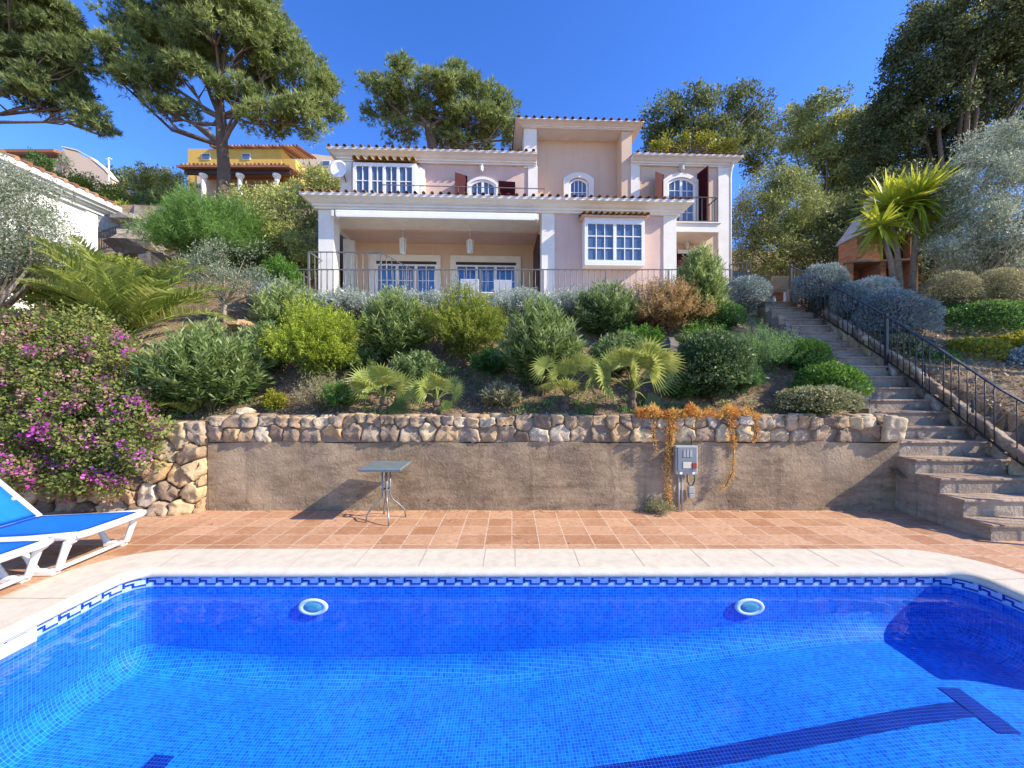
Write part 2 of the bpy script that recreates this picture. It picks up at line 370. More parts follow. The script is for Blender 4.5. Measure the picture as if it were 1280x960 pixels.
G('oak_olive', (0, (0.135, 0.176, 0.048)), (.5, (0.321, 0.363, 0.103)), (1, (0.643, 0.643, 0.229)), rough=.45)
G('olive', (0, (0.109, 0.137, 0.083)), (.5, (0.232, 0.274, 0.171)), (1, (0.438, 0.478, 0.342)), trans=.2)
G('olive_silver', (0, (0.186, 0.225, 0.147)), (.5, (0.387, 0.443, 0.311)), (1, (0.745, 0.791, 0.605)), rough=.5, trans=.2, spec=.3)
G('bamboo', (0, (0.099, 0.131, 0.037)), (.5, (0.230, 0.279, 0.083)), (1, (0.460, 0.477, 0.181)), trans=.3)
G('hedge', (0, (0.091, 0.152, 0.023)), (.5, (0.228, 0.288, 0.037)), (1, (0.455, 0.486, 0.076)))
G('fan_leaf', (0, (0.109, 0.158, 0.037)), (.5, (0.243, 0.304, 0.067)), (1, (0.462, 0.486, 0.134)), trans=.35, rough=.4)
G('feather_leaf', (0, (.12, .185, .035)), (.5, (.26, .35, .07)), (1, (.46, .50, .14)), trans=.4, rough=.5, spec=.2)
G('yucca_leaf', (0, (0.126, 0.189, 0.021)), (.5, (0.294, 0.378, 0.032)), (1, (0.525, 0.578, 0.063)), trans=.35, rough=.4)
G('dead_leaf', (0, (0.220, 0.150, 0.080)), (1, (0.400, 0.310, 0.190)))
G('bougain_leaf', (0, (.07, .11, .025)), (.5, (.18, .235, .055)), (.85, (.32, .32, .09)), (1, (.34, .22, .11)))
G('bract', (0, (0.312, 0.036, 0.264)), (.5, (0.552, 0.096, 0.432)), (1, (0.744, 0.264, 0.624)), trans=.35)
G('bract_faded', (0, (0.317, 0.144, 0.158)), (.5, (0.518, 0.230, 0.274)), (1, (0.605, 0.389, 0.317)), trans=.35)
G('iceplant', (0, (0.480, 0.200, 0.040)), (.5, (0.620, 0.370, 0.080)), (.8, (0.660, 0.500, 0.140)), (1, (0.500, 0.200, 0.080)), trans=.3)
G('litter', (0, (0.156, 0.110, 0.062)), (.5, (0.344, 0.250, 0.140)), (.85, (0.594, 0.469, 0.281)), (1, (0.156, 0.204, 0.046)), trans=.1)
# ------------------------------------------------------------------ pool, terrace and water
WATER_Z = -.14
def pool_outline():
    def arc(cx, cy, r, a0, a1, n=8): return [(cx+r*math.cos(math.radians(a0+(a1-a0)*i/n)), cy+r*math.sin(math.radians(a0+(a1-a0)*i/n))) for i in range(n+1)]
    x0, x1, y0, y1, r = -3.62, 4.31, -.45, 3.68, .22
    p = arc(x0+r, y0+r, r, 180, 270)+arc(x1-r, y0+r, r, 270, 360)
    p += [(x1, .25)]+arc(x1+.55, .8, .55, 270, 360, 6)+arc(x1+.55, 2.35, .55, 0, 90, 6)+[(x1, 2.9)]     # recess with the steps, out of frame
    p += arc(x1-r, y1-r, r, 0, 90)+arc(x0+r, y1-r, r, 90, 180)
    q = [p[0]]
    for a in p[1:]:
        if math.hypot(a[0]-q[-1][0], a[1]-q[-1][1]) > 1e-4: q.append(a)
    return np.array(q)
def offset(P, o):
    n = len(P); Q = []
    for i in range(n):
        a, b, c = P[i-1], P[i], P[(i+1) % n]
        e1 = (b-a)/np.linalg.norm(b-a); e2 = (c-b)/np.linalg.norm(c-b)
        n1 = np.array((e1[1], -e1[0])); n2 = np.array((e2[1], -e2[0])); m = n1+n2; m /= np.linalg.norm(m)
        Q.append(b+m*o/max(.6, m.dot(n1)))
    return np.array(Q)
def dens(P, d):
    out = []
    for i in range(len(P)):
        a, b = P[i], P[(i+1) % len(P)]; k = max(1, int(np.linalg.norm(b-a)/d))
        out += [a+(b-a)*j/k for j in range(k)]
    return np.array(out)
PO = pool_outline()
def tess(loops, z):
    vl = [[Vector((p[0], p[1], 0)) for p in L] for L in loops]
    tris = mgeo.tessellate_polygon(vl); pts = [p for L in loops for p in L]
    fs = []
    for t in tris:
        a, b, c = (np.array(pts[i]) for i in t)
        fs.append(t if (b[0]-a[0])*(c[1]-a[1])-(b[1]-a[1])*(c[0]-a[0]) > 0 else t[::-1])
    m = MB(); m.add([(p[0], p[1], z) for p in pts], fs); return m
pool = tag(empty('swimming_pool', (0, 0, 0)), 'blue mosaic swimming pool with pale stone coping in the foreground', 'swimming pool')
# walls
D = dens(PO, .25); n = len(D); w = MB()
per = np.concatenate([[0], np.cumsum(np.linalg.norm(np.roll(D, -1, 0)-D, axis=1))])
w.add([(p[0], p[1], z) for z in (-.03, -1.6) for p in D], [(i, (i+1) % n, n+(i+1) % n, n+i) for i in range(n)])
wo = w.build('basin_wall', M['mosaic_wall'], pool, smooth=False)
uv = wo.data.uv_layers[0]
for p in wo.data.polygons:
    i = p.index
    for li, (s, z) in zip(p.loop_indices, ((per[i], -.03), (per[i+1], -.03), (per[i+1], -1.6), (per[i], -1.6))): uv.data[li].uv = (s, z)
# floor, deepest left of the middle
FX = [-4.2, -3.6, -2.6, -1.6, 0, 1.5, 3.2, 4.3, 6.5]; FZ = [-.85, -.87, -1.0, -1.04, -.97, -.80, -.58, -.62, -.62]
def floor_z(x): return float(np.interp(x, FX, FZ))
xs = np.arange(-4.0, 6.01, .2); ys = np.arange(-.8, 4.01, .2); fl = MB()
k3 = np.array([.25, .5, .25]); zz = np.array([floor_z(x) for x in xs])
for _ in range(5): zz[1:-1] = np.convolve(zz, k3, 'valid')
fl.add([(x, y, zz[i]) for y in ys for i, x in enumerate(xs)],
       [(j*len(xs)+i, j*len(xs)+i+1, (j+1)*len(xs)+i+1, (j+1)*len(xs)+i) for j in range(len(ys)-1) for i in range(len(xs)-1)])
fl.build('basin_floor', M['mosaic'], pool, smooth=True)
def fz(x): return float(np.interp(x, xs, zz))
cv = MB(); rings_ = []
for k in range(8):
    a = k/7*math.pi/2; Q_ = offset(D, -.004-.20*(1-math.cos(a))); rings_.append([(p[0], p[1], fz(p[0])-.012*k/7+.20*(1-math.sin(a))) for p in Q_])
cv.add([p for r in rings_ for p in r], [(k*n+i, k*n+(i+1) % n, (k+1)*n+(i+1) % n, (k+1)*n+i) for k in range(7) for i in range(n)])
cv.build('basin_cove', M['mosaic'], pool, smooth=True)
# lane marking: a bar with a T at each end
lane = [(-2.5, 2.66), (-1, 2.60), (0, 2.60), (1.14, 2.64), (2.2, 2.72), (3.3, 2.80)]
lm = MB()
def strip(m, pts, hw):
    pts = [np.array(p) for p in pts]; L = []
    fine = []
    for a, b in zip(pts[:-1], pts[1:]):
        k = max(1, int(np.linalg.norm(b-a)/.12)); fine += [a+(b-a)*j/k for j in range(k)]
    fine.append(pts[-1])
    for i, p in enumerate(fine):
        d = fine[min(i+1, len(fine)-1)]-fine[max(i-1, 0)]; d /= np.linalg.norm(d); nn = np.array((-d[1], d[0]))
        for s in (-1, 1): q = p+nn*s*hw; L.append((q[0], q[1], fz(q[0])+.006))
    m.add(L, [(2*i, 2*i+2, 2*i+3, 2*i+1) for i in range(len(fine)-1)])
strip(lm, lane, .065); strip(lm, [(3.37, 2.60), (3.40, 3.0)], .075); strip(lm, [(-2.58, 2.55), (-2.58, 2.86)], .075)
lm.build('lane_marking', M['mosaic_dark'], pool)
# waterline band with its key pattern
B1 = dens(offset(PO, -.006), .1); nb = len(B1)
bm_ = MB(); bm_.add([(p[0], p[1], z) for z in (-.035, -.152) for p in B1], [(i, (i+1) % nb, nb+(i+1) % nb, nb+i) for i in range(nb)])
bo = bm_.build('border_tile', M['mosaic_pale'], pool)
B2 = offset(PO, -.0095); seg = np.linalg.norm(np.roll(B2, -1, 0)-B2, axis=1); cum = np.concatenate([[0], np.cumsum(seg)])
def onband(s):
    s = s % cum[-1]; i = int(np.searchsorted(cum, s, 'right'))-1; i = min(i, len(B2)-1); t = (s-cum[i])/seg[i]
    return B2[i]*(1-t)+B2[(i+1) % len(B2)]*t
key = MB(); NK = int(cum[-1]/.162); pit = cum[-1]/NK; zt, zb, th = -.054, -.136, .019
def kb(s0, s1, z0, z1):
    k = max(1, int((s1-s0)/.05)+1); S = np.linspace(s0, s1, k+1); pts = [onband(s) for s in S]
    key.add([(p[0], p[1], z0) for p in pts]+[(p[0], p[1], z1) for p in pts], [(i, i+1, k+2+i, k+1+i) for i in range(k)])
for i in range(NK):
    s = i*pit; q = pit
    kb(s, s+q*.80, zt-th, zt); kb(s+q*.68, s+q*.80, zb+th*1.0, zt-th); kb(s+q*.30, s+q*.68, zb+th*1.55, zb+th*2.55)
    kb(s+q*.30, s+q*.42, zb+th*.0, zb+th*1.55); kb(s-q*.20, s+q*.30, zb, zb+th*.9)
key.build('key_pattern', M['mosaic_dark'], bo)
# coping
def cop_w(p): return .60 if p[0] < -3.3 else .45
O_ = [(-.004, -.06), (-.03, -.055), (-.042, -.03), (-.036, -.004), (-.012, .014), (.03, .02), (.0, .02), (.0, -.03)]
D2 = dens(PO, .3); rings = [offset(D2, o) for o, z in O_[:6]]
outer = offset(D2, .44); outer[:, 0] = np.where(D2[:, 0] < -3.25, outer[:, 0]-.14*np.clip((-3.25-D2[:, 0])/.35, 0, 1), outer[:, 0])
rings += [outer, outer]; N2 = len(D2); cp = MB()
cp.add([(p[0], p[1], z) for R, (o, z) in zip(rings, O_) for p in R],
       [(r*N2+i, r*N2+(i+1) % N2, (r+1)*N2+(i+1) % N2, (r+1)*N2+i) for r in range(len(rings)-1) for i in range(N2)])
co = cp.build('coping', M['coping'], pool, smooth=False)
for p in co.data.polygons: p.use_smooth = (p.index//N2) < 5
jt = MB(); cumd = np.concatenate([[0], np.cumsum(np.linalg.norm(np.roll(D2, -1, 0)-D2, axis=1))]); nxt = .3
for i in range(N2):
    if cumd[i] >= nxt:
        nxt += .6; d = D2[(i+1) % N2]-D2[i]; d = d/np.linalg.norm(d)*.003
        a, b = rings[5][i], outer[i]
        jt.add([(a[0]-d[0], a[1]-d[1], .0216), (b[0]-d[0], b[1]-d[1], .0216), (b[0]+d[0], b[1]+d[1], .0216), (a[0]+d[0], a[1]+d[1], .0216)], [(0, 1, 2, 3)])
tag(jt.build('coping_joint', M['joint'], co), kind='stuff')
# water
tag(tess([PO], WATER_Z).build('water', M['water']), 'clear still blue water filling the swimming pool', 'water', kind='structure')
# terrace with the pool opening
tag(tess([[(-16, -7), (16, -7), (16, 5.6), (-16, 5.6)], [tuple(p) for p in offset(D2, .42)]], 0).build('terrace', M['tiles']), 'terracotta tiled terrace round the pool', 'terrace', kind='structure')
# pool lights on the far wall
def pool_light(px, label):
    p = at(px, 758, 3.67); o = tag(empty('pool_light', (p[0], 3.665, p[2])), label, 'pool light', 'lights in the pool wall')
    def disc(prof):
        m = MB(); nn = 28
        vs = [(r*math.cos(2*math.pi*k/nn), -y, r*math.sin(2*math.pi*k/nn)*.56) for r, y in prof for k in range(nn)]
        m.add(vs, [(i*nn+k, i*nn+(k+1) % nn, (i+1)*nn+(k+1) % nn, (i+1)*nn+k) for i in range(len(prof)-1) for k in range(nn)]+[tuple(range((len(prof)-1)*nn, len(prof)*nn))]); return m
    disc([(.142, 0), (.140, .012), (.128, .018), (.098, .015), (.094, .011)]).build('rim', M['white'], o, smooth=True)
    disc([(.092, .009), (.088, .013), (.05, .016), (.02, .017)]).build('lens', M['aqua'], o, smooth=True)
    disc([(.05, .0165), (.048, .019), (.03, .0195)]).build('reflector', M['aqua'], o)
pool_light(392, 'white ringed underwater light on the left half of the far pool wall')
pool_light(936, 'white ringed underwater light on the far pool wall below the steps')
# skimmer mouth on the left wall
sk = tag(empty('pool_skimmer', (-3.62, 2.55, -.09)), 'white plastic skimmer mouth set in the left pool wall', 'skimmer')
m = MB(); m.box(.004, .03, -.30, .36, -.075, -.055); m.box(.004, .03, -.30, .36, .03, .05); m.box(.004, .03, -.30, -.27, -.055, .03); m.box(.004, .03, .33, .36, -.055, .03); m.build('frame', M['plastic'], sk, bevel=.004)
m = MB(); m.box(.006, .016, -.268, .328, -.053, .012); m.build('flap', M['white'], sk)
# ------------------------------------------------------------------ sun loungers
def lounger(x, y, label, rz=0., back=.66):
    o = tag(empty('sun_lounger', (x, y, .0), rz), label, 'sun lounger', 'blue sun loungers beside the pool')
    W, H = .66, .335; hx = -1.12; ang = math.radians(42); bx, bz = hx-back*math.cos(ang), H+back*math.sin(ang)
    f = MB()
    for yy in (0, W):
        f.tube([(hx-.75, yy, H-.03), (hx-.3, yy, H-.03), (hx, yy, H-.025), (-.5, yy, H-.005), (-.15, yy, H+.02), (-.03, yy, H+.03)], [.03, .03, .034, .034, .036, .034], 8)
    f.tube([(-.03, -.01, H+.03), (.01, .06, H+.035), (.015, W/2, H+.035), (.01, W-.06, H+.035), (-.03, W+.01, H+.03)], .034, 8)
    f.build('frame', M['plastic'], o, smooth=True)
    for x0 in (-.06, -1.25):
        for yy in (.0, W):
            g = MB(); s = .03
            g.tube([(x0, yy, H), (x0-.06, yy, H-.04), (x0-.10, yy, .18), (x0-.14, yy, .06), (x0-.22, yy, .028)], [.036, .036, .03, .03, .03], 8)
            g.box(x0-.36, x0-.16, yy-.035, yy+.035, .004, .05)
            g.tube([(x0-.34, yy, .03), (x0-.42, yy, .16), (x0-.5, yy, H-.06)], [.03, .024, .03], 8)
            g.build('leg', M['plastic'], o, smooth=False, bevel=.006)
    for x0 in (-.22, -1.42): MB().tube([(x0, 0, .05), (x0, W, .05)], .02, 8).build('crossbar', M['plastic'], o, smooth=True)
    def sling(name, a, b, sag, thick=.016):
        nx, ny = 12, 8; vs = []
        for s in (0, -thick):
            for i in range(nx+1):
                for j in range(ny+1):
                    u, v = i/nx, j/ny; z = a[1]+(b[1]-a[1])*u - sag*math.sin(math.pi*v)*math.sin(math.pi*min(1, max(0, u)))
                    vs.append((a[0]+(b[0]-a[0])*u, .02+(W-.04)*v, z+s))
        k = (nx+1)*(ny+1); fs = []
        for i in range(nx):
            for j in range(ny):
                q = (i*(ny+1)+j, (i+1)*(ny+1)+j, (i+1)*(ny+1)+j+1, i*(ny+1)+j+1); fs += [q, tuple(t+k for t in q[::-1])]
        for i in range(nx):
            for j in (0, ny): fs.append((i*(ny+1)+j, (i+1)*(ny+1)+j, (i+1)*(ny+1)+j+k, i*(ny+1)+j+k))
        for j in range(ny):
            for i in (0, nx): fs.append((i*(ny+1)+j, i*(ny+1)+j+1, i*(ny+1)+j+1+k, i*(ny+1)+j+k))
        m = MB(); m.add(vs, fs); return m.build(name, M['blue_fabric'], o, smooth=True)
    sling('seat_sling', (hx+.03, H+.012), (-.035, H+.05), .02)
    sling('back_sling', (bx, bz), (hx-.01, H+.02), .015)
    g = MB()
    for yy in (0, W): g.tube([(hx, yy, H), (bx, yy, bz)], .026, 8)
    g.tube([(bx, -.02, bz), (bx-.015, W/2, bz+.012), (bx, W+.02, bz)], .024, 8)
    g.build('back_frame', M['plastic'], o, smooth=True)
    for yy in (.04, W-.04): MB().tube([(hx-.28, yy, H-.02), (hx-.22, yy, H+.22)], .016, 6).build('prop', M['plastic'], o, smooth=True)
    return o
lounger(-4.03, 3.60, 'blue sun lounger with raised back standing by the stone wall', .04)
lounger(-4.12, 2.80, 'blue sun lounger nearest the camera, cut off by the picture edge', .03)

# ------------------------------------------------------------------ bistro table
bt = tag(empty('bistro_table', (-1.66, 5.08, 0)), 'small square grey bistro table on four curved tube legs', 'table')
m = MB(); m.box(-.265, .265, -.265, .265, .70, .728); m.build('tabletop', M['tabletop'], bt, bevel=.008)
m = MB(); m.box(-.268, .268, -.268, .268, .688, .7); m.build('edge_band', M['steel'], bt, bevel=.003)
for a in (25, 115, 205, 295):
    c, s = math.cos(math.radians(a)), math.sin(math.radians(a)); g = MB()
    g.tube([(.05*c, .05*s, .69), (.05*c, .05*s, .36), (.055*c, .055*s, .31), (.09*c, .09*s, .255), (.16*c, .16*s, .19), (.225*c, .225*s, .12), (.245*c, .245*s, .07), (.25*c, .25*s, .006)], .0105, 8)
    g.build('leg', M['steel'], bt, smooth=True)
for z in (.40, .64): MB().lathe([(.036, z), (.064, z), (.064, z+.012), (.036, z+.012)], 16).build('collar', M['steel'], bt)

# ------------------------------------------------------------------ stones
def voronoi(pts, x0, x1, y0, y1):
    cells = []
    for i, p in enumerate(pts):
        poly = [(x0, y0), (x1, y0), (x1, y1), (x0, y1)]
        for j, q in enumerate(pts):
            if i == j or abs(p[0]-q[0]) > 1.2: continue
            mx, my = (p[0]+q[0])/2, (p[1]+q[1])/2; dx, dy = q[0]-p[0], q[1]-p[1]; out = []
            for k in range(len(poly)):
                a, b = poly[k], poly[(k+1) % len(poly)]
                da = (a[0]-mx)*dx+(a[1]-my)*dy; db = (b[0]-mx)*dx+(b[1]-my)*dy
                if da <= 0: out.append(a)
                if da*db < 0: t = da/(da-db); out.append((a[0]+(b[0]-a[0])*t, a[1]+(b[1]-a[1])*t))
            poly = out
            if len(poly) < 3: break
        if len(poly) >= 3: cells.append((p, poly))
    return cells
def stone_mesh(mb, rng, cells, fn, gap=.012, depth=.07, jag=.012):
    for p, poly in cells:
        P = np.array(poly); c = P.mean(0); fine = []
        for k in range(len(P)):
            a, b = P[k], P[(k+1) % len(P)]; d = np.linalg.norm(b-a); m = max(1, int(d/.035))
            fine += [a+(b-a)*t/m for t in range(m)]
        Q = np.array(fine)
        Q = .15*np.roll(Q, 1, 0)+.7*Q+.15*np.roll(Q, -1, 0)     # slightly blunted corners
        r = np.linalg.norm(Q-c, axis=1, keepdims=True); Q = c+(Q-c)*np.clip((r-gap)/(r+1e-6), .3, 1)
        Q += rng.normal(size=Q.shape)*jag*.35
        n = len(Q); dp = depth*rng.uniform(.6, 1.2); vs = []
        tl = rng.normal(size=2)*.5
        for sc, dd in ((1.0, -.05), (1.0, .62), (.96, .92), (.80, 1.0), (.38, .98)):
            ring = c+(Q-c)*sc
            for v in ring:
                dz = dp*dd+(v-c).dot(tl)*.35*max(0, dd)+(jag*.55*(math.sin(v[0]*31+c[0]*9+c[1]*40)+math.sin(v[1]*37+c[1]*11)+.6*math.sin((v[0]-v[1])*67+c[0]*5)) if dd > .3 else 0)
                vs.append(fn(v[0], v[1], dz))
        k0 = len(vs); vs.append(fn(c[0], c[1], dp*1.0))
        fs = [(i*n+k, i*n+(k+1) % n, (i+1)*n+(k+1) % n, (i+1)*n+k) for i in range(4) for k in range(n)]+[(4*n+k, 4*n+(k+1) % n, k0) for k in range(n)]
        mb.ct = rng.random(); mb.add(vs, fs)
def rows(rng, x0, x1, zs, wid, jit=.3):
    pts = []
    for r in range(len(zs)-1):
        zc, h = (zs[r]+zs[r+1])/2, zs[r+1]-zs[r]; x = x0-rng.random()*wid*.4
        while x < x1:
            w_ = wid*rng.uniform(.6, 1.5)*(1.2 if r == 0 else 1); pts.append((x+w_/2, zc+rng.normal()*h*jit*.5)); x += w_
    return pts

# ------------------------------------------------------------------ retaining wall: rendered base with a stone course on top
WY = 5.47; WX0, WX1, WZ = -4.32, 5.49, .965
rng = np.random.default_rng(3)
rw = tag(empty('retaining_wall', (0, WY, 0)), 'long grey brown rendered retaining wall topped with a course of rough stones', 'wall')
xs_ = np.arange(WX0, WX1+.01, .09); zs_ = np.arange(-.05, WZ+.001, .085); nx, nz = len(xs_), len(zs_); xs_ = np.linspace(WX0, WX1, nx); zs_ = np.linspace(-.05, WZ, nz)
m = MB(); vs = [(x, .012*math.sin(x*2.1)*math.sin(z*3+x)+.008*math.sin(x*7+z*5), z+(.012*math.sin(x*3.3) if k == nz-1 else 0)) for k, z in enumerate(zs_) for x in xs_]
m.add(vs, [(k*nx+i, k*nx+i+1, (k+1)*nx+i+1, (k+1)*nx+i) for k in range(nz-1) for i in range(nx-1)])
top = [vs[(nz-1)*nx+i] for i in range(nx)]; m.add(top+[(x, .3, z) for x, y, z in top], [(i, i+1, nx+i+1, nx+i) for i in range(nx-1)])
m.box(WX0, WX1, .04, .3, -.05, WZ-.04)
wb = m.build('rendered_base', M['wallrender'], rw, smooth=True)
m = MB()
for px, pz in ((536, 625), (910, 626), (880, 598), (752, 640)):
    p = at(px, pz, WY); m.lathe([(.012, 0), (0.0005, .001)], 10, (p[0], 0, 0)); 
m2 = MB()
for px, pz in ((536, 625), (910, 626)):
    p = at(px, pz, WY)
    m2.add([(p[0]+.014*math.cos(a), -.022, p[2]+.014*math.sin(a)) for a in np.linspace(0, 6.28, 9)[:-1]], [tuple(range(8))])
m2.build('weep_hole', M['cable'], wb)
m = MB(); ct_ = lambda x: 1.30+.022*math.sin(x*2.3)+.02*math.sin(x*5.1+1)
pts = rows(rng, WX0, WX1+.02, [WZ+.005, WZ+.265, 1.35], .20, .30)
cells = voronoi(pts, WX0, WX1+.02, WZ+.006, 1.345)
stone_mesh(m, rng, cells, lambda x, z, d: (x, .05-d, z+(.02*math.sin(x*2.3)+.018*math.sin(x*5.1) if z > 1.2 else 0)), .007, .075, .02)
m.build('stone_course', M['stone'], rw, tint=True, smooth=True)
m = MB(); m.box(WX0, WX1-.02, .018, .42, WZ+.002, 1.305)
m.build('mortar_core', M['mortar'], rw)
m = MB(); n_ = 46
for i in range(n_):        # flat cap stones lying along the top
    x = WX0+(WX1-WX0)*(i+.5)/n_+rng.normal()*.03; w_ = .11+rng.random()*.05; m.ct = rng.random()
    ang = np.linspace(0, 2*math.pi, 10)[:-1]; rr = rng.uniform(.8, 1.1, 9)
    L = [(x+w_*math.cos(a)*r, .16+.12*math.sin(a)*r) for a, r in zip(ang, rr)]; z = 1.30+rng.random()*.035
    m.add([(a, b, z-.05) for a, b in L]+[(a, b, z+.015) for a, b in L]+[(x+(a-x)*.75, .16+(b-.16)*.75, z+.035) for a, b in L], [(k, (k+1) % 9, 9+(k+1) % 9, 9+k) for k in range(9)]+[(9+k, 9+(k+1) % 9, 18+(k+1) % 9, 18+k) for k in range(9)]+[tuple(range(18, 27))])
m.build('cap_stone', M['stone'], rw, tint=True, smooth=True)
# end stone block by the steps
m = MB(); m.ct = .8
stone_mesh(m, rng, [((0, 0), [(-.16, -.17), (.12, -.17), (.15, .16), (-.12, .2)])], lambda x, z, d: (5.36+x, -.045-d, 1.16+z), .0, .12)
m.build('end_stone', M['stone'], rw, tint=True, smooth=True)

# ------------------------------------------------------------------ rubble wall on the left
rb = tag(empty('rubble_wall', (0, 5.4, 0)), 'wall of large yellow and grey field stones under the bougainvillea', 'stone wall')
m = MB(); rng = np.random.default_rng(8)
pts = rows(rng, -9.5, -4.34, [0, .17, .42, .72, 1.0, 1.27], .27, .75)
cells = voronoi(pts, -9.5, -4.335, -.02, 1.27)
stone_mesh(m, rng, cells, lambda x, z, d: (x, .10-d-.16*math.exp(-((x+5.0)/.55)**2)*(1.1-z), z), .010, .12, .022)
m.build('stones', M['stone'], rb, tint=True, smooth=True)
m = MB(); m.box(-9.5, -4.33, .075, .6, -.1, 1.26); m.build('core', M['mortar'], rb)

# ------------------------------------------------------------------ steps
sw = tag(empty('garden_steps', (5.9, 5.4, 0)), 'long flight of worn concrete steps with terracotta treads climbing to the house', 'steps')
rng = np.random.default_rng(5)
for i in range(1, STEP_N+1):
    Y = STEP_Y0+STEP_T*(i-1); z1 = STEP_H*i; z0 = -.05 if i <= 5 else z1-STEP_H-.28
    a0, a1 = stair_xl(Y)-5.9, stair_xr(Y)-5.9+.04; j = rng.normal()*.016; z1 += rng.normal()*.006
    m = MB(); m.box(a0+j, a1, Y-5.4, Y+STEP_T+.012-5.4, z0, z1-.034)
    s = m.build('step', M['stepconc'], sw)
    m = MB(); m.box(a0-.012+j, a1, Y-.022-5.4, Y+STEP_T+.004-5.4, z1-.033, z1); m.build('tread', M['tread'], s, bevel=.009)
# low kerb stones and bank to the right of the steps
bk = tag(empty('stone_bank', (6.9, 5.5, 0)), 'low bank of rough stones edging the right side of the steps', 'stone wall')
m = MB(); rng = np.random.default_rng(11)
pts = [(y+rng.normal()*.04, z+rng.normal()*.03) for y in np.arange(4.25, 8.6, .26) for z in (.06, .26)]
cells = voronoi(pts, 4.1, 8.7, -.08, .38)
stone_mesh(m, rng, cells, lambda y, z, d: (stair_xr(y)+.09-d-6.9, y-5.5, float(stair_z(y))-.1+z), .012, .11, .016)
m.build('stones', M['stone'], bk, tint=True, smooth=True)
m = MB()
for y in np.arange(4.1, 8.7, .28): m.box(stair_xr(y)+.08-6.9, stair_xr(y)+.6-6.9, y-5.5, y+.279-5.5, -.1, float(stair_z(y))+.12)
m.build('core', M['mortar'], bk)
kb_ = tag(empty('step_kerb', (6.1, 7.5, 0)), 'low rendered kerb between the planting and the left of the steps', 'kerb')
m = MB()
for i in range(6, STEP_N): 
    Y = STEP_Y0+STEP_T*(i-1); m.box(stair_xl(Y)-.13-6.1, stair_xl(Y)-.004-6.1, Y-7.5, Y+STEP_T-.001-7.5, STEP_H*i-.8, STEP_H*i+.05)
m.build('kerb', M['stepconc'], kb_)

# ------------------------------------------------------------------ railings
def baluster_run(o, A, B, z_top, h, spacing, mat, r=.009, org=(0, 0, 0), first=True):
    "vertical balusters between ground points A and B; z_top(t) is the rail height"
    A = np.array(A, float); B = np.array(B, float); n = max(1, int(round(np.linalg.norm((B-A)[:2])/spacing))); me = None
    for k in range(1, n):
        p = A+(B-A)*k/n
        if me is None:
            m = MB(); m.tube([(0, 0, 0), (0, 0, h)], r, 6); b = m.build('baluster', mat, o, smooth=True); me = b.data
        else: b = link('baluster', me, o)
        b.location = (p[0]-org[0], p[1]-org[1], p[2]-org[2])
sr = tag(empty('stair_railing', (6.75, 4.4, 0)), 'dark wrought iron railing climbing the right side of the steps', 'railing')
org = (6.75, 4.4, 0)
kn = [3.9, 4.4, 5.2, 6.2, 7.16, 8.4, 9.75]
P = [np.array((stair_xr(y)-.03, y, float((y-STEP_Y0)/STEP_T+1)*STEP_H if y < 9.6 else STEP_N*STEP_H)) for y in kn]
P[0][2] = .0; P[0][1] = 4.0
hr = [p+np.array((0, 0, .92))-np.array(org) for p in P]; lr = [p+np.array((0, 0, .10))-np.array(org) for p in P]
m = MB()
for a, b in zip(hr[:-1], hr[1:]): m.bar(a, b, .045, .022)
m.build('handrail', M['iron'], sr, bevel=.005)
m = MB()
for a, b in zip(lr[:-1], lr[1:]): m.bar(a, b, .028, .014)
m.build('bottom_rail', M['iron'], sr)
for k in (0, 1, 4, 6):
    m = MB(); m.box(-.024, .024, -.024, .024, -.1, .96 if k not in (4,) else .97)
    m.build('post', M['iron'], sr, loc=P[k]-np.array(org), bevel=.003)
for a, b in zip(P[:-1], P[1:]): baluster_run(sr, a+(0, 0, .1), b+(0, 0, .1), None, .81, .125, M['iron'], .0075, org)
for y in (4.9, 5.62, 6.4, 7.8):
    k = np.array((stair_xr(y)-.03, y, float((y-STEP_Y0)/STEP_T+1)*STEP_H))-np.array(org)
    MB().lathe([(.009, .30), (.02, .33), (.012, .36), (.024, .40), (.012, .44), (.02, .47), (.009, .5)], 10).build('baluster_knop', M['iron'], sr, loc=k, smooth=True)

# ------------------------------------------------------------------ electric box on the wall
eb = tag(empty('electric_box', (at(855, 574, 5.44)[0], 5.452, at(855, 574, 5.44)[2])), 'grey electrical switch box fixed to the retaining wall beside the orange trailing plant', 'electric box')
m = MB(); m.box(-.155, .155, -.10, 0, -.20, .20); m.build('body', M['box_grey'], eb, bevel=.012)
m = MB(); m.box(-.135, .135, -.118, -.101, -.15, .185); m.build('lid', M['box_lid'], eb, bevel=.008)
m = MB(); m.box(-.06, .055, -.124, -.119, -.105, -.02); m.build('label_plate', M['cream_label'], eb)
m = MB(); m.box(.065, .125, -.132, -.119, -.105, -.03); m.build('switch', M['red_switch'], eb, bevel=.004)
m = MB()
for k in range(3): m.box(-.055+k*.045, -.025+k*.045, -.124, -.119, .05, .15)
m.build('breaker', M['box_grey'], eb)
for xx in (-.085, .09):
    m = MB(); m.tube([(xx, -.1, -.175), (xx, -.112, -.175)], .02, 10); m.build('screw_cap', M['white'], eb)
zb_ = -(at(855, 574, 5.44)[2])+.01
for xx in (-.085, -.035):
    m = MB(); m.tube([(xx, -.035, -.2), (xx, -.035, zb_)], .013, 8); m.build('conduit', M['box_grey'], eb, smooth=True)
m = MB(); m.tube([(.03, -.04, -.2), (.03, -.045, -.30), (.06, -.05, -.36), (.10, -.05, -.36), (.13, -.05, -.30), (.135, -.04, -.21)], .009, 8); m.tube([(.09, -.03, .2), (.105, -.02, .26), (.09, -.03, .31), (.05, -.05, .34)], .008, 8); m.build('cable', M['cable'], eb, smooth=True)
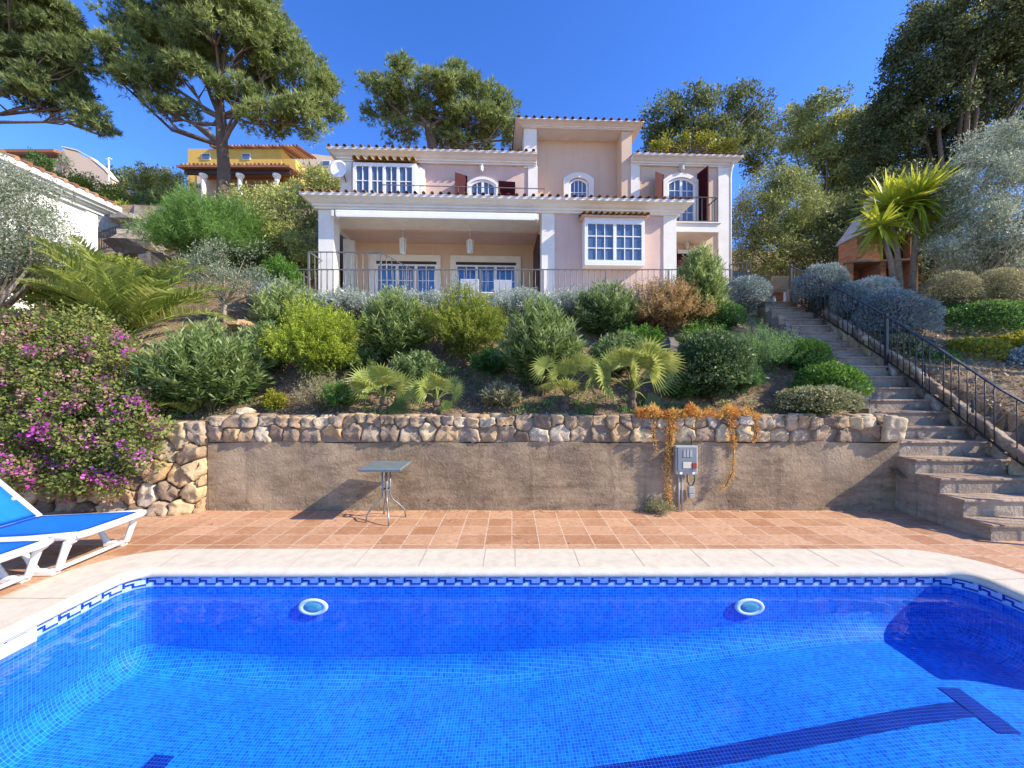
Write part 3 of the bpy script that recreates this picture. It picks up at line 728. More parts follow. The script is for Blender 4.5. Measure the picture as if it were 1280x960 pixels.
m = MB(); m.box(.045, .125, -.07, -.005, -.47, -.38); m.box(.05, .12, -.075, -.005, -.535, -.475); m.build('socket', M['box_grey'], eb, bevel=.006)
# ------------------------------------------------------------------ the villa, in its own axes: u along the front, v into the house
TH = math.radians(2.4); HO = (-5.53, 11.0, 3.85); HC, HS = math.cos(TH), math.sin(TH)
villa = tag(empty('villa', HO, TH), 'two storey salmon pink villa with cream cornices and burgundy shutters above the garden', 'house')
def hu(px, v):
    k = (px-CX)/F; return (k*(HO[1]+v*HC)-HO[0]+v*HS)/(HC-k*HS)
def hz(px, py, v):
    u = hu(px, v); Y = HO[1]+u*HS+v*HC; return CAMH+(CY-py)*Y/F-HO[2]
def hw(u, v, z): return (HO[0]+u*HC-v*HS, HO[1]+u*HS+v*HC, HO[2]+z)
def part(mb, name, mat, parent=None, **k): return mb.build(name, mat, parent or villa, **k)
def bx(u0, u1, v0, v1, z0, z1): return MB().box(u0, u1, v0, v1, z0, z1)
CORN = [(0, 0), (.22, 0), (.22, .13), (.36, .20), (.36, .33), (.50, .42), (.70, .62), (.86, .70), (.90, .74), (1, .76), (1, 1), (.2, 1.0), (.0, 1.0)]
def cornice(u0, u1, v, z0, z1, over, left=0., right=0., name='cornice'):
    "stepped eaves moulding along the front, returning along the sides by the given lengths"
    m = MB(); rows_ = []
    for o, h in CORN:
        o *= over; z = z0+(z1-z0)*h; r = []
        if left: r.append((u0-o, v+left, z))
        r += [(u0-(o if left else 0), v-o, z), (u1+(o if right else 0), v-o, z)]
        if right: r.append((u1+o, v+right, z))
        rows_.append(r)
    n = len(rows_[0]); m.add([p for r in rows_ for p in r], [(i*n+k, i*n+k+1, (i+1)*n+k+1, (i+1)*n+k) for i in range(len(rows_)-1) for k in range(n-1)])
    if not left: m.add([r[0] for r in rows_], [tuple(range(len(rows_)))[::-1]])
    if not right: m.add([r[-1] for r in rows_], [tuple(range(len(rows_)))])
    return part(m, name, M['trim'])
def tiles(u0, u1, v0, z0, v1, z1, parent=None, pitch=.235, r=.054, mat='roof', name='roof', seed=1):
    "barrel tile roof sloping from the eaves (v0, z0) up to (v1, z1)"
    rg = np.random.default_rng(seed); m = MB(); n = max(1, int((u1-u0)/pitch)); pitch = (u1-u0)/n
    L = math.hypot(v1-v0, z1-z0); ks = max(1, int(L/.38)); nv, nz = -(z1-z0)/L, (v1-v0)/L
    m.ct = .15; m.add([(u0, v0+.05, z0), (u1, v0+.05, z0), (u1, v1, z1), (u0, v1, z1)], [(0, 1, 2, 3)])
    for i in range(n):
        uc = u0+(i+.5)*pitch+rg.normal()*.006
        for k in range(ks):
            m.ct = rg.random(); a, b = k/ks, min(1, (k+1)/ks+.05/L); vs = []
            for t, rr, lift in ((a, r, .018), (b, r*.86, 0)):
                for q in (1.0, .84):
                    for j in range(7):
                        an = math.pi*j/6; h = (rr*q)*math.sin(an)+lift+.004
                        vs.append((uc+rr*q*math.cos(an), v0+(v1-v0)*t+nv*h, z0+(z1-z0)*t+nz*h))
            fs = [(j, j+1, 14+j+1, 14+j) for j in range(6)]+[(7+j+1, 7+j, 21+j, 21+j+1) for j in range(6)]+[(j+1, j, 7+j, 7+j+1) for j in range(6)]
            m.add(vs, fs)
    return part(m, name, M[mat], parent, tint=True, smooth=False)
def arch(u0, u1, z0, z1, rise, n=14):
    "outline from the bottom left up, over a flat arch and down"
    uc, hw_ = (u0+u1)/2, (u1-u0)/2; R = (hw_**2+rise**2)/(2*rise); a0 = math.asin(min(1, hw_/R)); zc = z1-R
    return [(u0, z0)]+[(uc+R*math.sin(-a0+2*a0*i/n), zc+R*math.cos(-a0+2*a0*i/n)) for i in range(n+1)]+[(u1, z0)]
def window(u0, u1, z0, z1, v, cols, rws, name='window', fr=.055, mun=.022, glass='glass', parent=None, leaves_=1, curtain=False, cw=.03):
    m = MB(); m.box(u0, u0+fr, v-.06, v-.004, z0, z1); m.box(u1-fr, u1, v-.06, v-.004, z0, z1)
    m.box(u0+fr, u1-fr, v-.06, v-.004, z0, z0+fr); m.box(u0+fr, u1-fr, v-.06, v-.004, z1-fr, z1)
    iw = (u1-u0-2*fr)/leaves_
    for l in range(leaves_):
        a = u0+fr+l*iw
        if l: m.box(a-.045, a+.045, v-.065, v-.003, z0+fr, z1-fr)
        lo, hi = (a+(.045 if l else 0), a+iw-(.045 if l < leaves_-1 else 0))
        for c in range(1, cols): x = lo+(hi-lo)*c/cols; m.box(x-mun/2, x+mun/2, v-.045, v-.0045, z0+fr, z1-fr)
        for r in range(1, rws): z = z0+fr+(z1-z0-2*fr)*r/rws; m.box(lo, hi, v-.043, v-.0055, z-mun/2, z+mun/2)
    w_ = part(m, name, M['white'], parent)
    part(bx(u0+fr*.5, u1-fr*.5, v-.018, v-.002, z0+fr*.5, z1-fr*.5), 'pane', M[glass], w_)
    return w_
def arched_window(u0, u1, z0, z1, rise, v, cols, rws, name='window', glass='glass', leaves_=1):
    o = arch(u0, u1, z0, z1, rise); fr = .055; i_ = arch(u0+fr, u1-fr, z0+.001, z1-fr, rise*.92)
    m = MB(); m.ring(o, i_, v-.07, v-.004)
    iw = (u1-u0-2*fr)/leaves_
    def ztop(x): return float(np.interp(x, [p[0] for p in i_[1:-1]], [p[1] for p in i_[1:-1]]))
    for l in range(leaves_):
        a = u0+fr+l*iw
        if l: m.box(a-.04, a+.04, v-.066, v-.006, z0, ztop(a)+.01)
        for c in range(1, cols): x = a+iw*c/cols; m.box(x-.011, x+.011, v-.045, v-.0065, z0, ztop(x)+.01)
    for r in range(1, rws): z = z0+(z1-rise-z0)*r/(rws-.35); m.box(u0+fr, u1-fr, v-.043, v-.0075, z-.011, z+.011)
    w_ = part(m, name, M['white'])
    part(MB().prism(i_, v-.02, v-.003), 'pane', M[glass], w_)
    return w_
def shutter(u, v, z0, z1, w, ang, mat, name='shutter', arched=0, flip=1):
    "louvred shutter hinged at (u, v); ang = opening angle from the wall"
    m = MB(); t = .035
    poly = [(0, z0), (w, z0), (w, z1-arched), (0, z1)] if arched else [(0, z0), (w, z0), (w, z1), (0, z1)]
    m.prism(poly, -t/2, t/2)
    z = z0+.09
    while z < z1-.12-arched: m.box(.06, w-.06, -t/2-.012, -t/2-.001, z, z+.022); m.box(.06, w-.06, t/2+.001, t/2+.012, z, z+.022); z += .05
    c, s = math.cos(ang), math.sin(ang)
    m.v = [(u+flip*(x*c)+ y*s*1.0, v-x*s+y*c, z_) for x, y, z_ in m.v]
    return part(m, name, mat)
def wall_lamp(u, v, z):
    m = MB(); m.box(u-.045, u+.045, v-.02, v-.002, z-.07, z+.07); m.tube([(u, v-.02, z+.05), (u, v-.14, z+.10), (u, v-.17, z+.05)], .012, 6)
    l = part(m, 'wall_lamp', M['trim'])
    part(MB().lathe([(.0, .06), (.075, .03), (.085, .0), (.06, -.02), (.06, -.16), (.035, -.19), (0, -.2)], 10, (u, v-.17, z)), 'lamp_shade', M['lamp_glass'], l)

# --- lower block: the porch and the room with the bay window
Z0 = 0.0
zc0, zc1 = hz(398, 262, 0), hz(383, 240, -.34)          # eaves moulding of the lower block
uL = hu(398, 0); uPi = hu(417, 0); uPr0, uPr1 = hu(677, 0), hu(693, 0); uR0, uR1 = hu(829, 0), hu(845, 0)
VB = 2.3; zceil = hz(540, 303, VB); VU = 1.25
part(bx(uL, uPi, 0, uPi-uL, Z0-.2, zc0), 'pillar', M['trim'])
part(bx(uPr0, uPr1, -.03, .4, Z0-.2, zc0), 'pillar', M['trim'])
part(bx(uR0, uR1, -.03, .3, Z0-.2, zc0), 'pillar', M['trim'])
part(bx(hu(432, VB), hu(446, VB), VB-.22, VB-.003, Z0-.2, zceil), 'pillar', M['trim'])
part(bx(uPr1, uR0, 0, .25, Z0-.2, zc0-.003), 'front_wall', M['pink'])
part(bx(uPr0+.04, uPr1-.02, .401, VB+.2, Z0-.2, zc0-.003), 'side_wall', M['peach'])
part(bx(hu(432, VB)-.06, uPr0+.036, VB, VB+.2, Z0-.2, zc0-.003), 'porch_back_wall', M['peach'])
part(bx(uR1-.28, uR1-.003, .301, VU+.15, Z0-.2, zc0-.003), 'side_wall', M['pink'])
part(bx(uL+.01, uPr0+.036, .02, VB-.003, zceil, zceil+.10), 'porch_ceiling', M['trim'])
part(bx(uL+.02, uPr0, .02, .30, zceil+.101, zc0-.002), 'beam', M['trim'])
part(bx(uL+.02, uL+.3, .31, VB, zceil+.101, zc0-.002), 'beam', M['trim'])
part(bx(uL-.35, uPr0, -.4, VB, Z0-.3, Z0+.02), 'porch_floor', M['coping'])
cornice(uL, uR1, -.005, zc0, zc1, .36, left=VU+1.2, right=VU)
tiles(uL-.36, uR1+.30, -.42, zc1-.025, VU, zc1+.46, seed=2)
# awning cassette under the eaves
zA = hz(540, 273, -.16)
aw = part(bx(hu(419, -.2), hu(671, -.2), -.24, -.09, zA, zA+.17), 'awning_cassette', M['white'], bevel=.03)
part(bx(hu(421, -.2), hu(669, -.2), -.255, -.243, zA-.03, zA+.05), 'awning_bar', M['white'], aw)
for px in (416, 672): part(bx(hu(px, -.2)-.03, hu(px, -.2)+.03, -.23, -.03, zA-.01, zA+.16), 'awning_bracket', M['trim'], aw)
# doors at the back of the porch
for a, b, g0, g1 in ((463, 551, 471, 546), (563, 651, 570, 645)):
    u0, u1, z1 = hu(a, VB), hu(b, VB), hz(500, 319, VB); s0, s1, sz = hu(g0, VB), hu(g1, VB), hz(500, 327, VB)
    m = MB(); m.box(u0, s0, VB-.07, VB-.004, Z0+.02, z1); m.box(s1, u1, VB-.07, VB-.004, Z0+.02, z1); m.box(s0, s1, VB-.07, VB-.004, sz, z1)
    d = part(m, 'door_surround', M['trim'])
    part(bx(s0, s1, VB-.055, VB-.005, sz-.10, sz-.003), 'shutter_box', M['darkwood'], d)
    window(s0+.002, s1-.002, Z0+.03, sz-.105, VB, 2, 4, 'glazed_door', glass='glass_door', leaves_=3)
# dark shutters folded back on the right side of the porch
sh = MB()
for k in range(3): sh.box(uPr0-.05, uPr0+.035, .55+k*.5, 1.02+k*.5, Z0+.03, hz(668, 292, .5))
part(sh, 'folded_shutter', M['darkwood'])
# bay window
vb = -.36; b0, b1 = hu(731, vb), hu(806, vb); bz0, bz1 = hz(765, 329, vb), hz(765, 276, vb)
bay = part(bx(b0, b1, vb+.002, -.003, bz0-.06, bz0), 'bay_sill', M['white'])
part(bx(b0+.01, b1-.01, vb+.02, -.003, bz1, bz1+.10), 'bay_top', M['white'], bay)
w_ = window(b0, b1, bz0, bz1, vb+.06, 3, 3, fr=.09, mun=.026, leaves_=2, glass='glass')
for uu in (b0, b1-.05): part(bx(uu, uu+.05, vb+.061, -.003, bz0, bz1), 'bay_cheek', M['white'], bay)
part(bx(b0+.05, b1-.05, vb+.3, vb+.31, bz0, bz1), 'bay_back', M['curtain'], bay)
tiles(b0-.12, b1+.12, vb-.14, bz1+.12, -.01, bz1+.30, pitch=.155, r=.062, mat='roof_ochre', name='bay_roof', seed=5)
part(bx(b0-.10, b1+.10, vb-.10, -.004, bz1+.101, bz1+.118), 'bay_soffit', M['pink'], bay)
# flat band below the bay
# --- upper storey, left wing
zu1 = hz(560, 187, VU-.32); zu0 = hz(560, 206, VU)
ul, ur = hu(427, VU), hu(672, VU)
part(bx(ul, ur, VU, VU+6.5, zc1-.4, zu0), 'upper_wall', M['pink'])
part(bx(ul-.02, hu(440, VU), VU-.04, VU+.3, zc1-.3, zu0-.002), 'corner_pilaster', M['trim'])
part(bx(hu(660, VU), ur+.0, VU-.04, VU-.002, zc1-.3, zu0-.002), 'corner_pilaster', M['trim'])
cornice(ul, ur-.05, VU-.002, zu0, zu1, .34, left=6.0)
tiles(ul-.36, ur-.05, VU-.40, zu1-.03, VU+3.6, zu1+1.0, seed=7)
# glazed bay of the upper floor
vv = VU-.42; g0, g1 = hu(441, vv), hu(519, vv); gz0, gz1 = zc1+.0, hz(480, 204, vv)
window(g0, g1, gz0, gz1, vv+.06, 2, 3, fr=.10, mun=.024, leaves_=4)
gb = part(bx(g0-.02, g1+.02, vv+.061, VU-.003, gz1-.03, gz1+.05), 'bay_top', M['white'])
for uu in (g0-.0, g1-.06): part(bx(uu, uu+.06, vv+.062, VU-.003, gz0, gz1-.031), 'bay_cheek', M['white'], gb)
tiles(g0-.02, g1+.06, vv-.12, gz1+.06, VU-.01, gz1+.22, pitch=.21, r=.075, mat='roof_ochre', name='bay_roof', seed=9)
part(bx(g0+.1, g1-.1, VU-.2, VU-.19, gz0, gz1-.05), 'curtain', M['curtain'], gb)
m = MB(); m.prism([(g1+.0, gz1-.9), (g1+.24, gz1-.9), (g1+.24, gz1-.02), (g1+.0, gz1+.12)], VU-.16, VU-.003); part(m, 'bay_return', M['trim'], gb)
# arched french window with burgundy shutters
a0, a1 = hu(585, VU), hu(622, VU); az1 = hz(603, 224, VU)
arched_window(a0+.06, a1-.06, zc1-.1, az1-.07, .16, VU-.01, 2, 3, leaves_=2)
m = MB(); m.ring(arch(a0-.02, a1+.02, zc1-.1, az1+.03, .22), arch(a0+.055, a1-.055, zc1-.1, az1-.06, .17), VU-.11, VU-.003); part(m, 'arch_surround', M['trim'])
shutter(a0-.03, VU-.03, zc1-.2, az1+.08, .50, math.radians(48), M['burgundy'], arched=.1, flip=-1)
shutter(a1+.03, VU-.03, zc1-.2, az1-.06, .55, math.radians(14), M['burgundy'], arched=.1)
wall_lamp(hu(602, VU), VU, hz(602, 211, VU))
# thin guard rail standing on the tiles
gr = part(MB().bar((hu(478, .5), .5, hz(478, 231, .5)), (hu(681, .5), .5, hz(681, 236, .5)), .025, .02), 'guard_rail', M['grey_iron'])
m = MB()
for px in (478, 525, 573, 624, 680): z = hz(px, 231+5*(px-478)/203, .5); m.bar((hu(px, .5), .5, z), (hu(px, .5), .5, z-.42), .018, .018, up=(0, 1, 0))
part(m, 'guard_post', M['grey_iron'], gr)
# satellite dish
du, dv, dz = hu(428, VU-.25), VU-.25, hz(428, 213, VU-.25)
dish = MB(); nn = 20
prof = [(0, .0), (.1, .012), (.2, .045), (.27, .085), (.27, .095), (.2, .06), (.1, .03), (0, .018)]
dish.add([(du-.10+r*math.cos(2*math.pi*k/nn), dv-d, dz+r*math.sin(2*math.pi*k/nn)) for r, d in prof for k in range(nn)], [(i*nn+k, i*nn+(k+1) % nn, (i+1)*nn+(k+1) % nn, (i+1)*nn+k) for i in range(len(prof)-1) for k in range(nn)])
ds = part(dish, 'satellite_dish', M['white'], smooth=True)
part(MB().tube([(du-.10, dv, dz), (du, dv+.1, dz-.05), (du+.04, VU, dz-.3)], .018, 6), 'dish_arm', M['grey_iron'], ds)
# chimney cap seen over the eaves
part(bx(hu(461, 2.5), hu(473, 2.5), 2.5, 2.8, zu1+.2, zu1+.78), 'chimney', M['trim'])
# --- stair tower
VT = VU-.02; VR = VT+.55
t0, t1 = hu(655, VT), hu(790, VT); zt1 = hz(720, 149, VT-.30); zt0 = hz(720, 161, VT-.06)
zr = hz(720, 176, VR)
part(bx(t0, hu(671, VT), VT-.004, VR+.3, zu1-.35, zt0), 'tower_pilaster', M['trim'])
part(bx(hu(671, VT)+.001, t1-.2, VR, VR+.25, zc1-.3, zr+.1), 'tower_wall', M['peach'])
part(bx(hu(777, VT), t1-.003, VT, VR+.3, zc1-.3, zt0), 'tower_cheek', M['peach'])
part(bx(t0+.001, t1-.001, VT+.002, VR+.3, zt0+.001, zt0+.06), 'tower_soffit', M['trim'])
part(bx(t0+.02, t1-.02, VR+.301, VR+3.4, zc1+.5, zt0), 'tower_back', M['pink'])
part(bx(hu(671, VT)+.002, hu(777, VT)-.001, VT+.02, VR-.001, zr-.0, zt0), 'tower_beam', M['trim'])
cornice(t0, t1, VT-.005, zt0+.001, zt1, .30, left=3.2, right=3.2)
tiles(t0-.32, t1+.32, VT-.36, zt1-.03, VT+3.4, zt1+.6, seed=11)
w0, w1 = hu(704, VR), hu(741, VR); wz = hz(722, 218, VR)
m = MB(); m.ring(arch(w0, w1, zc1-.2, wz, .22), arch(w0+.17, w1-.17, zc1-.2, wz-.17, .17), VR-.14, VR-.003); part(m, 'arch_surround', M['trim'])
arched_window(w0+.19, w1-.19, zc1-.2, wz-.19, .15, VR-.004, 4, 4)
# --- right wing with the balcony
q0, q1 = hu(788, VU), hu(910, VU); zq1 = hz(855, 192.5, VU-.3); zq0 = hz(855, 209, VU)
part(bx(q0+.01, q1-.004, VU, VU+6.5, Z0-.2, zq0), 'wing_wall', M['peach'])
part(bx(q0, hu(799, VU), VU-.05, VU-.003, zc1-.3, zq0-.002), 'corner_pilaster', M['trim'])
part(bx(hu(897, VU), q1, VU-.05, VU+.3, Z0-.2, zq0-.002), 'corner_pilaster', M['trim'])
cornice(q0, q1, VU-.003, zq0, zq1, .32, right=6.0)
tiles(q0-.02, q1+.34, VU-.38, zq1-.03, VU+3.4, zq1+.9, seed=13)
part(MB().tube([(q1+.06, VU-.2, zq0+.1), (q1+.06, VU-.06, zq0-.1), (q1+.06, VU-.02, zq0-.3), (q1+.06, VU-.02, 0)], .045, 8), 'downpipe', M['trim'], smooth=True)
c0, c1 = hu(831, VU), hu(869, VU); cz1 = hz(850, 222, VU); bzs = hz(870, 281, .4)
arched_window(c0+.05, c1-.05, bzs+.02, cz1-.06, .17, VU-.01, 2, 5, name='balcony_door', leaves_=2)
m = MB(); m.ring(arch(c0-.10, c1+.06, bzs+.02, cz1+.09, .24), arch(c0+.045, c1-.045, bzs+.02, cz1-.05, .18), VU-.13, VU-.003); part(m, 'arch_surround', M['trim'])
shutter(c0-.06, VU-.05, bzs+.1, cz1+.05, .60, math.radians(42), M['burgundy'], arched=.12, flip=-1)
shutter(c1+.05, VU-.05, bzs+.1, cz1+.10, .50, math.radians(80), M['burgundy'], arched=.0)
wall_lamp(hu(850, VU), VU, hz(850, 210, VU)); wall_lamp(hu(858, VU)-.05, VU, hz(855, 306, VU))
vs0 = .30; k0, k1 = uR1+.003, hu(899, vs0)
bal = part(bx(k0, k1, vs0, VU-.003, bzs-.26, bzs), 'balcony', M['trim'])
part(bx(k0, k1+.05, vs0-.05, VU-.004, bzs+.001, bzs+.035), 'balcony_edge', M['trim'], bal)
zh = hz(870, 247, .38)
m = MB(); m.bar((k0, .36, zh), (k1-.02, .36, zh), .035, .02); m.bar((k1-.02, .36, zh), (k1-.02, VU, zh), .035, .02); m.bar((k0, .36, bzs+.1), (k1-.02, .36, bzs+.1), .02, .015); m.bar((k1-.02, .36, bzs+.1), (k1-.02, VU, bzs+.1), .02, .015)
br = part(m, 'balcony_rail', M['iron'], bal)
for k in range(1, 10):
    b = MB().bar((k0+(k1-.02-k0)*k/9, .36, bzs+.035), (k0+(k1-.02-k0)*k/9, .36, zh), .016, .016, up=(0, 1, 0)).build('baluster', M['iron'], br)
for k in range(1, 6): MB().bar((k1-.02, .36+(VU-.36)*k/6, bzs+.035), (k1-.02, .36+(VU-.36)*k/6, zh), .016, .016, up=(0, 1, 0)).build('baluster', M['iron'], br)
e0, e1 = hu(846, VU), hu(889, VU); ez = hz(865, 318, VU)
part(bx(e0, e1, VU-.05, VU-.004, Z0, ez), 'door', M['burgundy'])
part(bx(e0, hu(866, VU), VU-.09, VU-.055, ez, ez+.12), 'door_lintel', M['trim'])
# house terrace and landing
m = MB(); m.box(-5.65, 7.2, 9.72, 11.4, 3.5, 3.84); m.box(-5.9, -5.64, 9.9, 13.6, 3.5, 3.83); tag(m.build('house_terrace', M['coping']), 'tiled terrace in front of the house', 'terrace', kind='structure')
m = MB(); m.box(6.2, 14, 9.92, 14.5, 3.6, 3.9); m.box(5.9, 6.19, 11.5, 14, 3.6, 3.88); tag(m.build('landing', M['tiles']), 'paved landing at the top of the steps', 'landing', kind='structure')
# --- railing along the house terrace
tr = tag(empty('terrace_railing', (-5.6, 9.8, 3.84)), 'long grey iron railing along the edge of the house terrace', 'railing'); org = (-5.6, 9.8, 3.84)
xl, xr_ = at(365, 0, 9.8)[0], at(914, 0, 9.8)[0]; zt = at(0, 337, 9.8)[2]
m = MB(); m.bar((xl-org[0], 0, zt-org[2]), (xr_-org[0], 0, zt-org[2]), .04, .022); m.bar((xl-org[0], 0, zt-org[2]), (xl-org[0]+.0, .9, zt-org[2]), .04, .022); m.build('top_rail', M['grey_iron'], tr)
m = MB(); m.bar((xl-org[0], 0, .10), (xr_-org[0], 0, .10), .03, .016); m.bar((xl-org[0], 0, .1), (xl-org[0], .9, .1), .03, .016); m.build('bottom_rail', M['grey_iron'], tr)
for k in range(8):
    m = MB(); m.box(-.02, .02, -.02, .02, 0, zt-org[2]-.012); m.build('post', M['grey_iron'], tr, loc=(xl-org[0]+(xr_-xl)*k/7, 0, 0))
baluster_run(tr, (xl, 9.8, 3.93), (xr_, 9.8, 3.93), None, zt-3.93, .152, M['grey_iron'], .0085, org)
baluster_run(tr, (xl, 9.8, 3.93), (xl, 10.7, 3.93), None, zt-3.93, .15, M['grey_iron'], .0085, org)
# --- stair railing beside the porch
pr = tag(empty('porch_railing', (-5.2, 10.3, 3.84)), 'short raised grey railing with a sloping end in front of the left pillar', 'railing'); org = (-5.2, 10.3, 3.84)
yl = 10.3; A, B, Cc = at(386, 315, yl), at(476, 315.5, yl), at(517, 338, yl)
m = MB(); m.bar(A-org, B-org, .04, .022); m.bar(B-org, Cc-org, .04, .022); m.bar(A-org, A-org+(0, .75, 0), .04, .022); m.build('top_rail', M['grey_iron'], pr)
zb2 = at(0, 368, yl)[2]-org[2]
m = MB(); m.bar((A[0]-org[0], 0, zb2), (Cc[0]-org[0], 0, zb2), .03, .016); m.build('bottom_rail', M['grey_iron'], pr)
for p in (A, B, Cc): MB().box(-.02, .02, -.02, .02, 0, p[2]-org[2]-.012).build('post', M['grey_iron'], pr, loc=(p[0]-org[0], 0, 0))
baluster_run(pr, (A[0], yl, zb2+org[2]), (B[0], yl, zb2+org[2]), None, A[2]-zb2-org[2], .155, M['grey_iron'], .0085, org)
for k in range(1, 6):
    t = k/6; m = MB(); h = B[2]+(Cc[2]-B[2])*t-org[2]-zb2; m.tube([(0, 0, 0), (0, 0, h)], .0085, 6); m.build('baluster', M['grey_iron'], pr, loc=(B[0]+(Cc[0]-B[0])*t-org[0], 0, zb2), smooth=True)
# short black railing right of the house
sg = tag(empty('side_railing', (6.0, 10.9, 3.88)), 'short black railing between the house corner and the wicker chairs', 'railing'); org = (6.0, 10.9, 3.88)
a, b = at(912, 331, 10.9), at(938, 326, 10.9)
m = MB(); m.bar(a-org, b-org, .035, .02); m.build('top_rail', M['iron'], sg)
m = MB(); m.bar((a[0]-org[0], 0, .1), (b[0]-org[0], 0, .1), .02, .015); m.build('bottom_rail', M['iron'], sg)
for k in range(6): MB().box(-.009, .009, -.009, .009, 0, a[2]+(b[2]-a[2])*k/5-org[2]).build('baluster', M['iron'], sg, loc=(a[0]+(b[0]-a[0])*k/5-org[0], 0, 0))
# --- porch lanterns
def lantern(px, py0, py1, v, label):
    u = hu(px, v); zt_, zb_ = hz(px, py0, v), hz(px, py1, v); ztop = zceil-.002
    o = tag(empty('porch_lantern', hw(u, v, ztop)), label, 'lantern', 'white lanterns hanging in the porch')
    h0, h1 = zb_-ztop, zt_-ztop; r = .12
    MB().lathe([(0, 0), (.05, -.001), (.05, -.03), (.008, -.04), (.008, h1+.02)], 10).build('rod', M['trim'], o)
    m = MB(); m.lathe([(.0, h1+.06), (.05, h1+.03), (r, h1), (r*.92, h1-.02)], 6)
    for k in range(6):
        a = math.pi*k/3; m.bar((r*.9*math.cos(a), r*.9*math.sin(a), h1-.02), (r*.7*math.cos(a), r*.7*math.sin(a), h0+.03), .016, .016)
    m.lathe([(r*.74, h0+.04), (r*.74, h0+.02), (0, h0)], 6); m.build('frame', M['white'], o)
    MB().lathe([(r*.82, h1-.02), (r*.64, h0+.035)], 6).build('glass', M['lamp_glass'], o)
lantern(503.5, 299, 318, 1.15, 'left white hexagonal lantern hanging from the porch ceiling')
lantern(587.5, 301, 317, 1.15, 'right white hexagonal lantern hanging from the porch ceiling')
# --- porch furniture
def chair(loc, rz, label, mat, legs, w=.5, name='patio_chair', cat='chair', group=None, hb=.95):
    o = tag(empty(name, loc, rz), label, cat, group)
    m = MB(); m.box(-w/2, w/2, -.24, .24, .40, .45); m.build('seat', mat, o, bevel=.012)
    m = MB(); m.add([(-w/2, .22, .44), (w/2, .22, .44), (w/2, .33, hb), (-w/2, .33, hb), (-w/2, .26, .44), (w/2, .26, .44), (w/2, .37, hb), (-w/2, .37, hb)], [(0, 1, 2, 3), (7, 6, 5, 4), (0, 4, 5, 1), (2, 6, 7, 3), (1, 5, 6, 2), (0, 3, 7, 4)])
    m.build('backrest', mat, o, bevel=.012)
    for sx in (-1, 1):
        for sy in (-.2, .22): MB().box(sx*(w/2-.03)-.018, sx*(w/2-.03)+.018, sy-.018, sy+.018, 0, .40).build('leg', legs, o)
    return o
def porch_loc(px, v): p = hw(hu(px, v), v, .02); return p
chair(porch_loc(443, .2), TH+math.radians(95), 'white low armchair beside the left porch pillar', M['plastic'], M['plastic'], .55, hb=.72)
chair(porch_loc(588, .0), TH+math.pi, 'pale chair with its back to the garden, in front of the porch doors', M['curtain'], M['plastic'], .52, hb=.92)
chair(porch_loc(628, -.1), TH+math.pi, 'second pale chair from the left pillar of the bay, near the dark shutters', M['curtain'], M['plastic'], .5, hb=.88)
tb = tag(empty('patio_table', porch_loc(606, .75), TH), 'white patio table under the porch between the pale chairs', 'table')
m = MB(); m.box(-.7, .7, -.4, .4, .70, .74); m.build('tabletop', M['white'], tb, bevel=.01)
for sx in (-.6, .6):
    for sy in (-.32, .32): MB().box(sx-.03, sx+.03, sy-.03, sy+.03, 0, .70).build('leg', M['white'], tb)
# --- wicker set on the landing
p = at(966, 378, 10.5); chair((p[0], 10.55, 3.90), math.pi, 'tan wicker chair with white legs standing at the top of the steps', M['wicker'], M['white'], .46, 'wicker_chair', 'chair', 'wicker chairs on the landing', .80)
p = at(944, 378, 10.9); chair((p[0], 10.95, 3.90), math.pi+.2, 'tan wicker chair half hidden by the blue grey bush', M['wicker'], M['white'], .46, 'wicker_chair', 'chair', 'wicker chairs on the landing', .80)
p = at(986, 378, 11.3); wt = tag(empty('wicker_table', (p[0]+.1, 11.35, 3.90)), 'low tan wicker table beside the wicker chairs', 'table')
m = MB(); m.box(-.4, .4, -.4, .4, .58, .63); m.build('tabletop', M['wicker'], wt, bevel=.01)
for sx in (-.35, .35):
    for sy in (-.35, .35): MB().box(sx-.04, sx+.04, sy-.04, sy+.04, 0, .58).build('leg', M['wicker'], wt)
# --- brick barbecue
bq = tag(empty('brick_barbecue', (9.95, 11.0, 3.9), math.radians(-8)), 'brick barbecue with a sloping grey roof behind the yucca', 'barbecue')
def lz(py, Y=11.2): return CAMH+(CY-py)*Y/F-3.9
m = MB(); zc = lz(329)
m.box(-.35, -.17, 0, .9, -.1, zc-.05); m.box(.52, .66, 0, .9, -.1, zc-.05); m.box(1.28, 1.46, 0, .9, -.1, zc-.05); m.box(-.17, 1.28, .82, .9, -.1, zc-.05); m.build('base', M['brick'], bq)
m = MB(); m.box(-.42, 1.52, -.06, .95, zc-.049, zc); m.build('counter', M['stepconc'], bq)
m = MB(); zh0, zh1 = lz(298), lz(266)
m.box(-.05, .62, .05, .8, zc+.001, zh0); m.box(1.30, 1.42, .05, .8, zc+.001, zh0); m.box(.621, 1.30, .7, .8, zc+.001, zh0); m.build('chimney_breast', M['brick'], bq)
m = MB(); m.box(.625, 1.296, .28, .69, zc+.002, zh0-.02); m.build('firebox', M['soot'], bq)
m = MB(); m.prism([(-.12, zh0+.002), (1.48, zh0+.002), (1.05, zh1+.1), (.45, zh1+.1)], .0, .86); m.box(.5, 1.0, .2, .6, zh1+.101, zh1+.5); m.build('hood', M['hood'], bq)
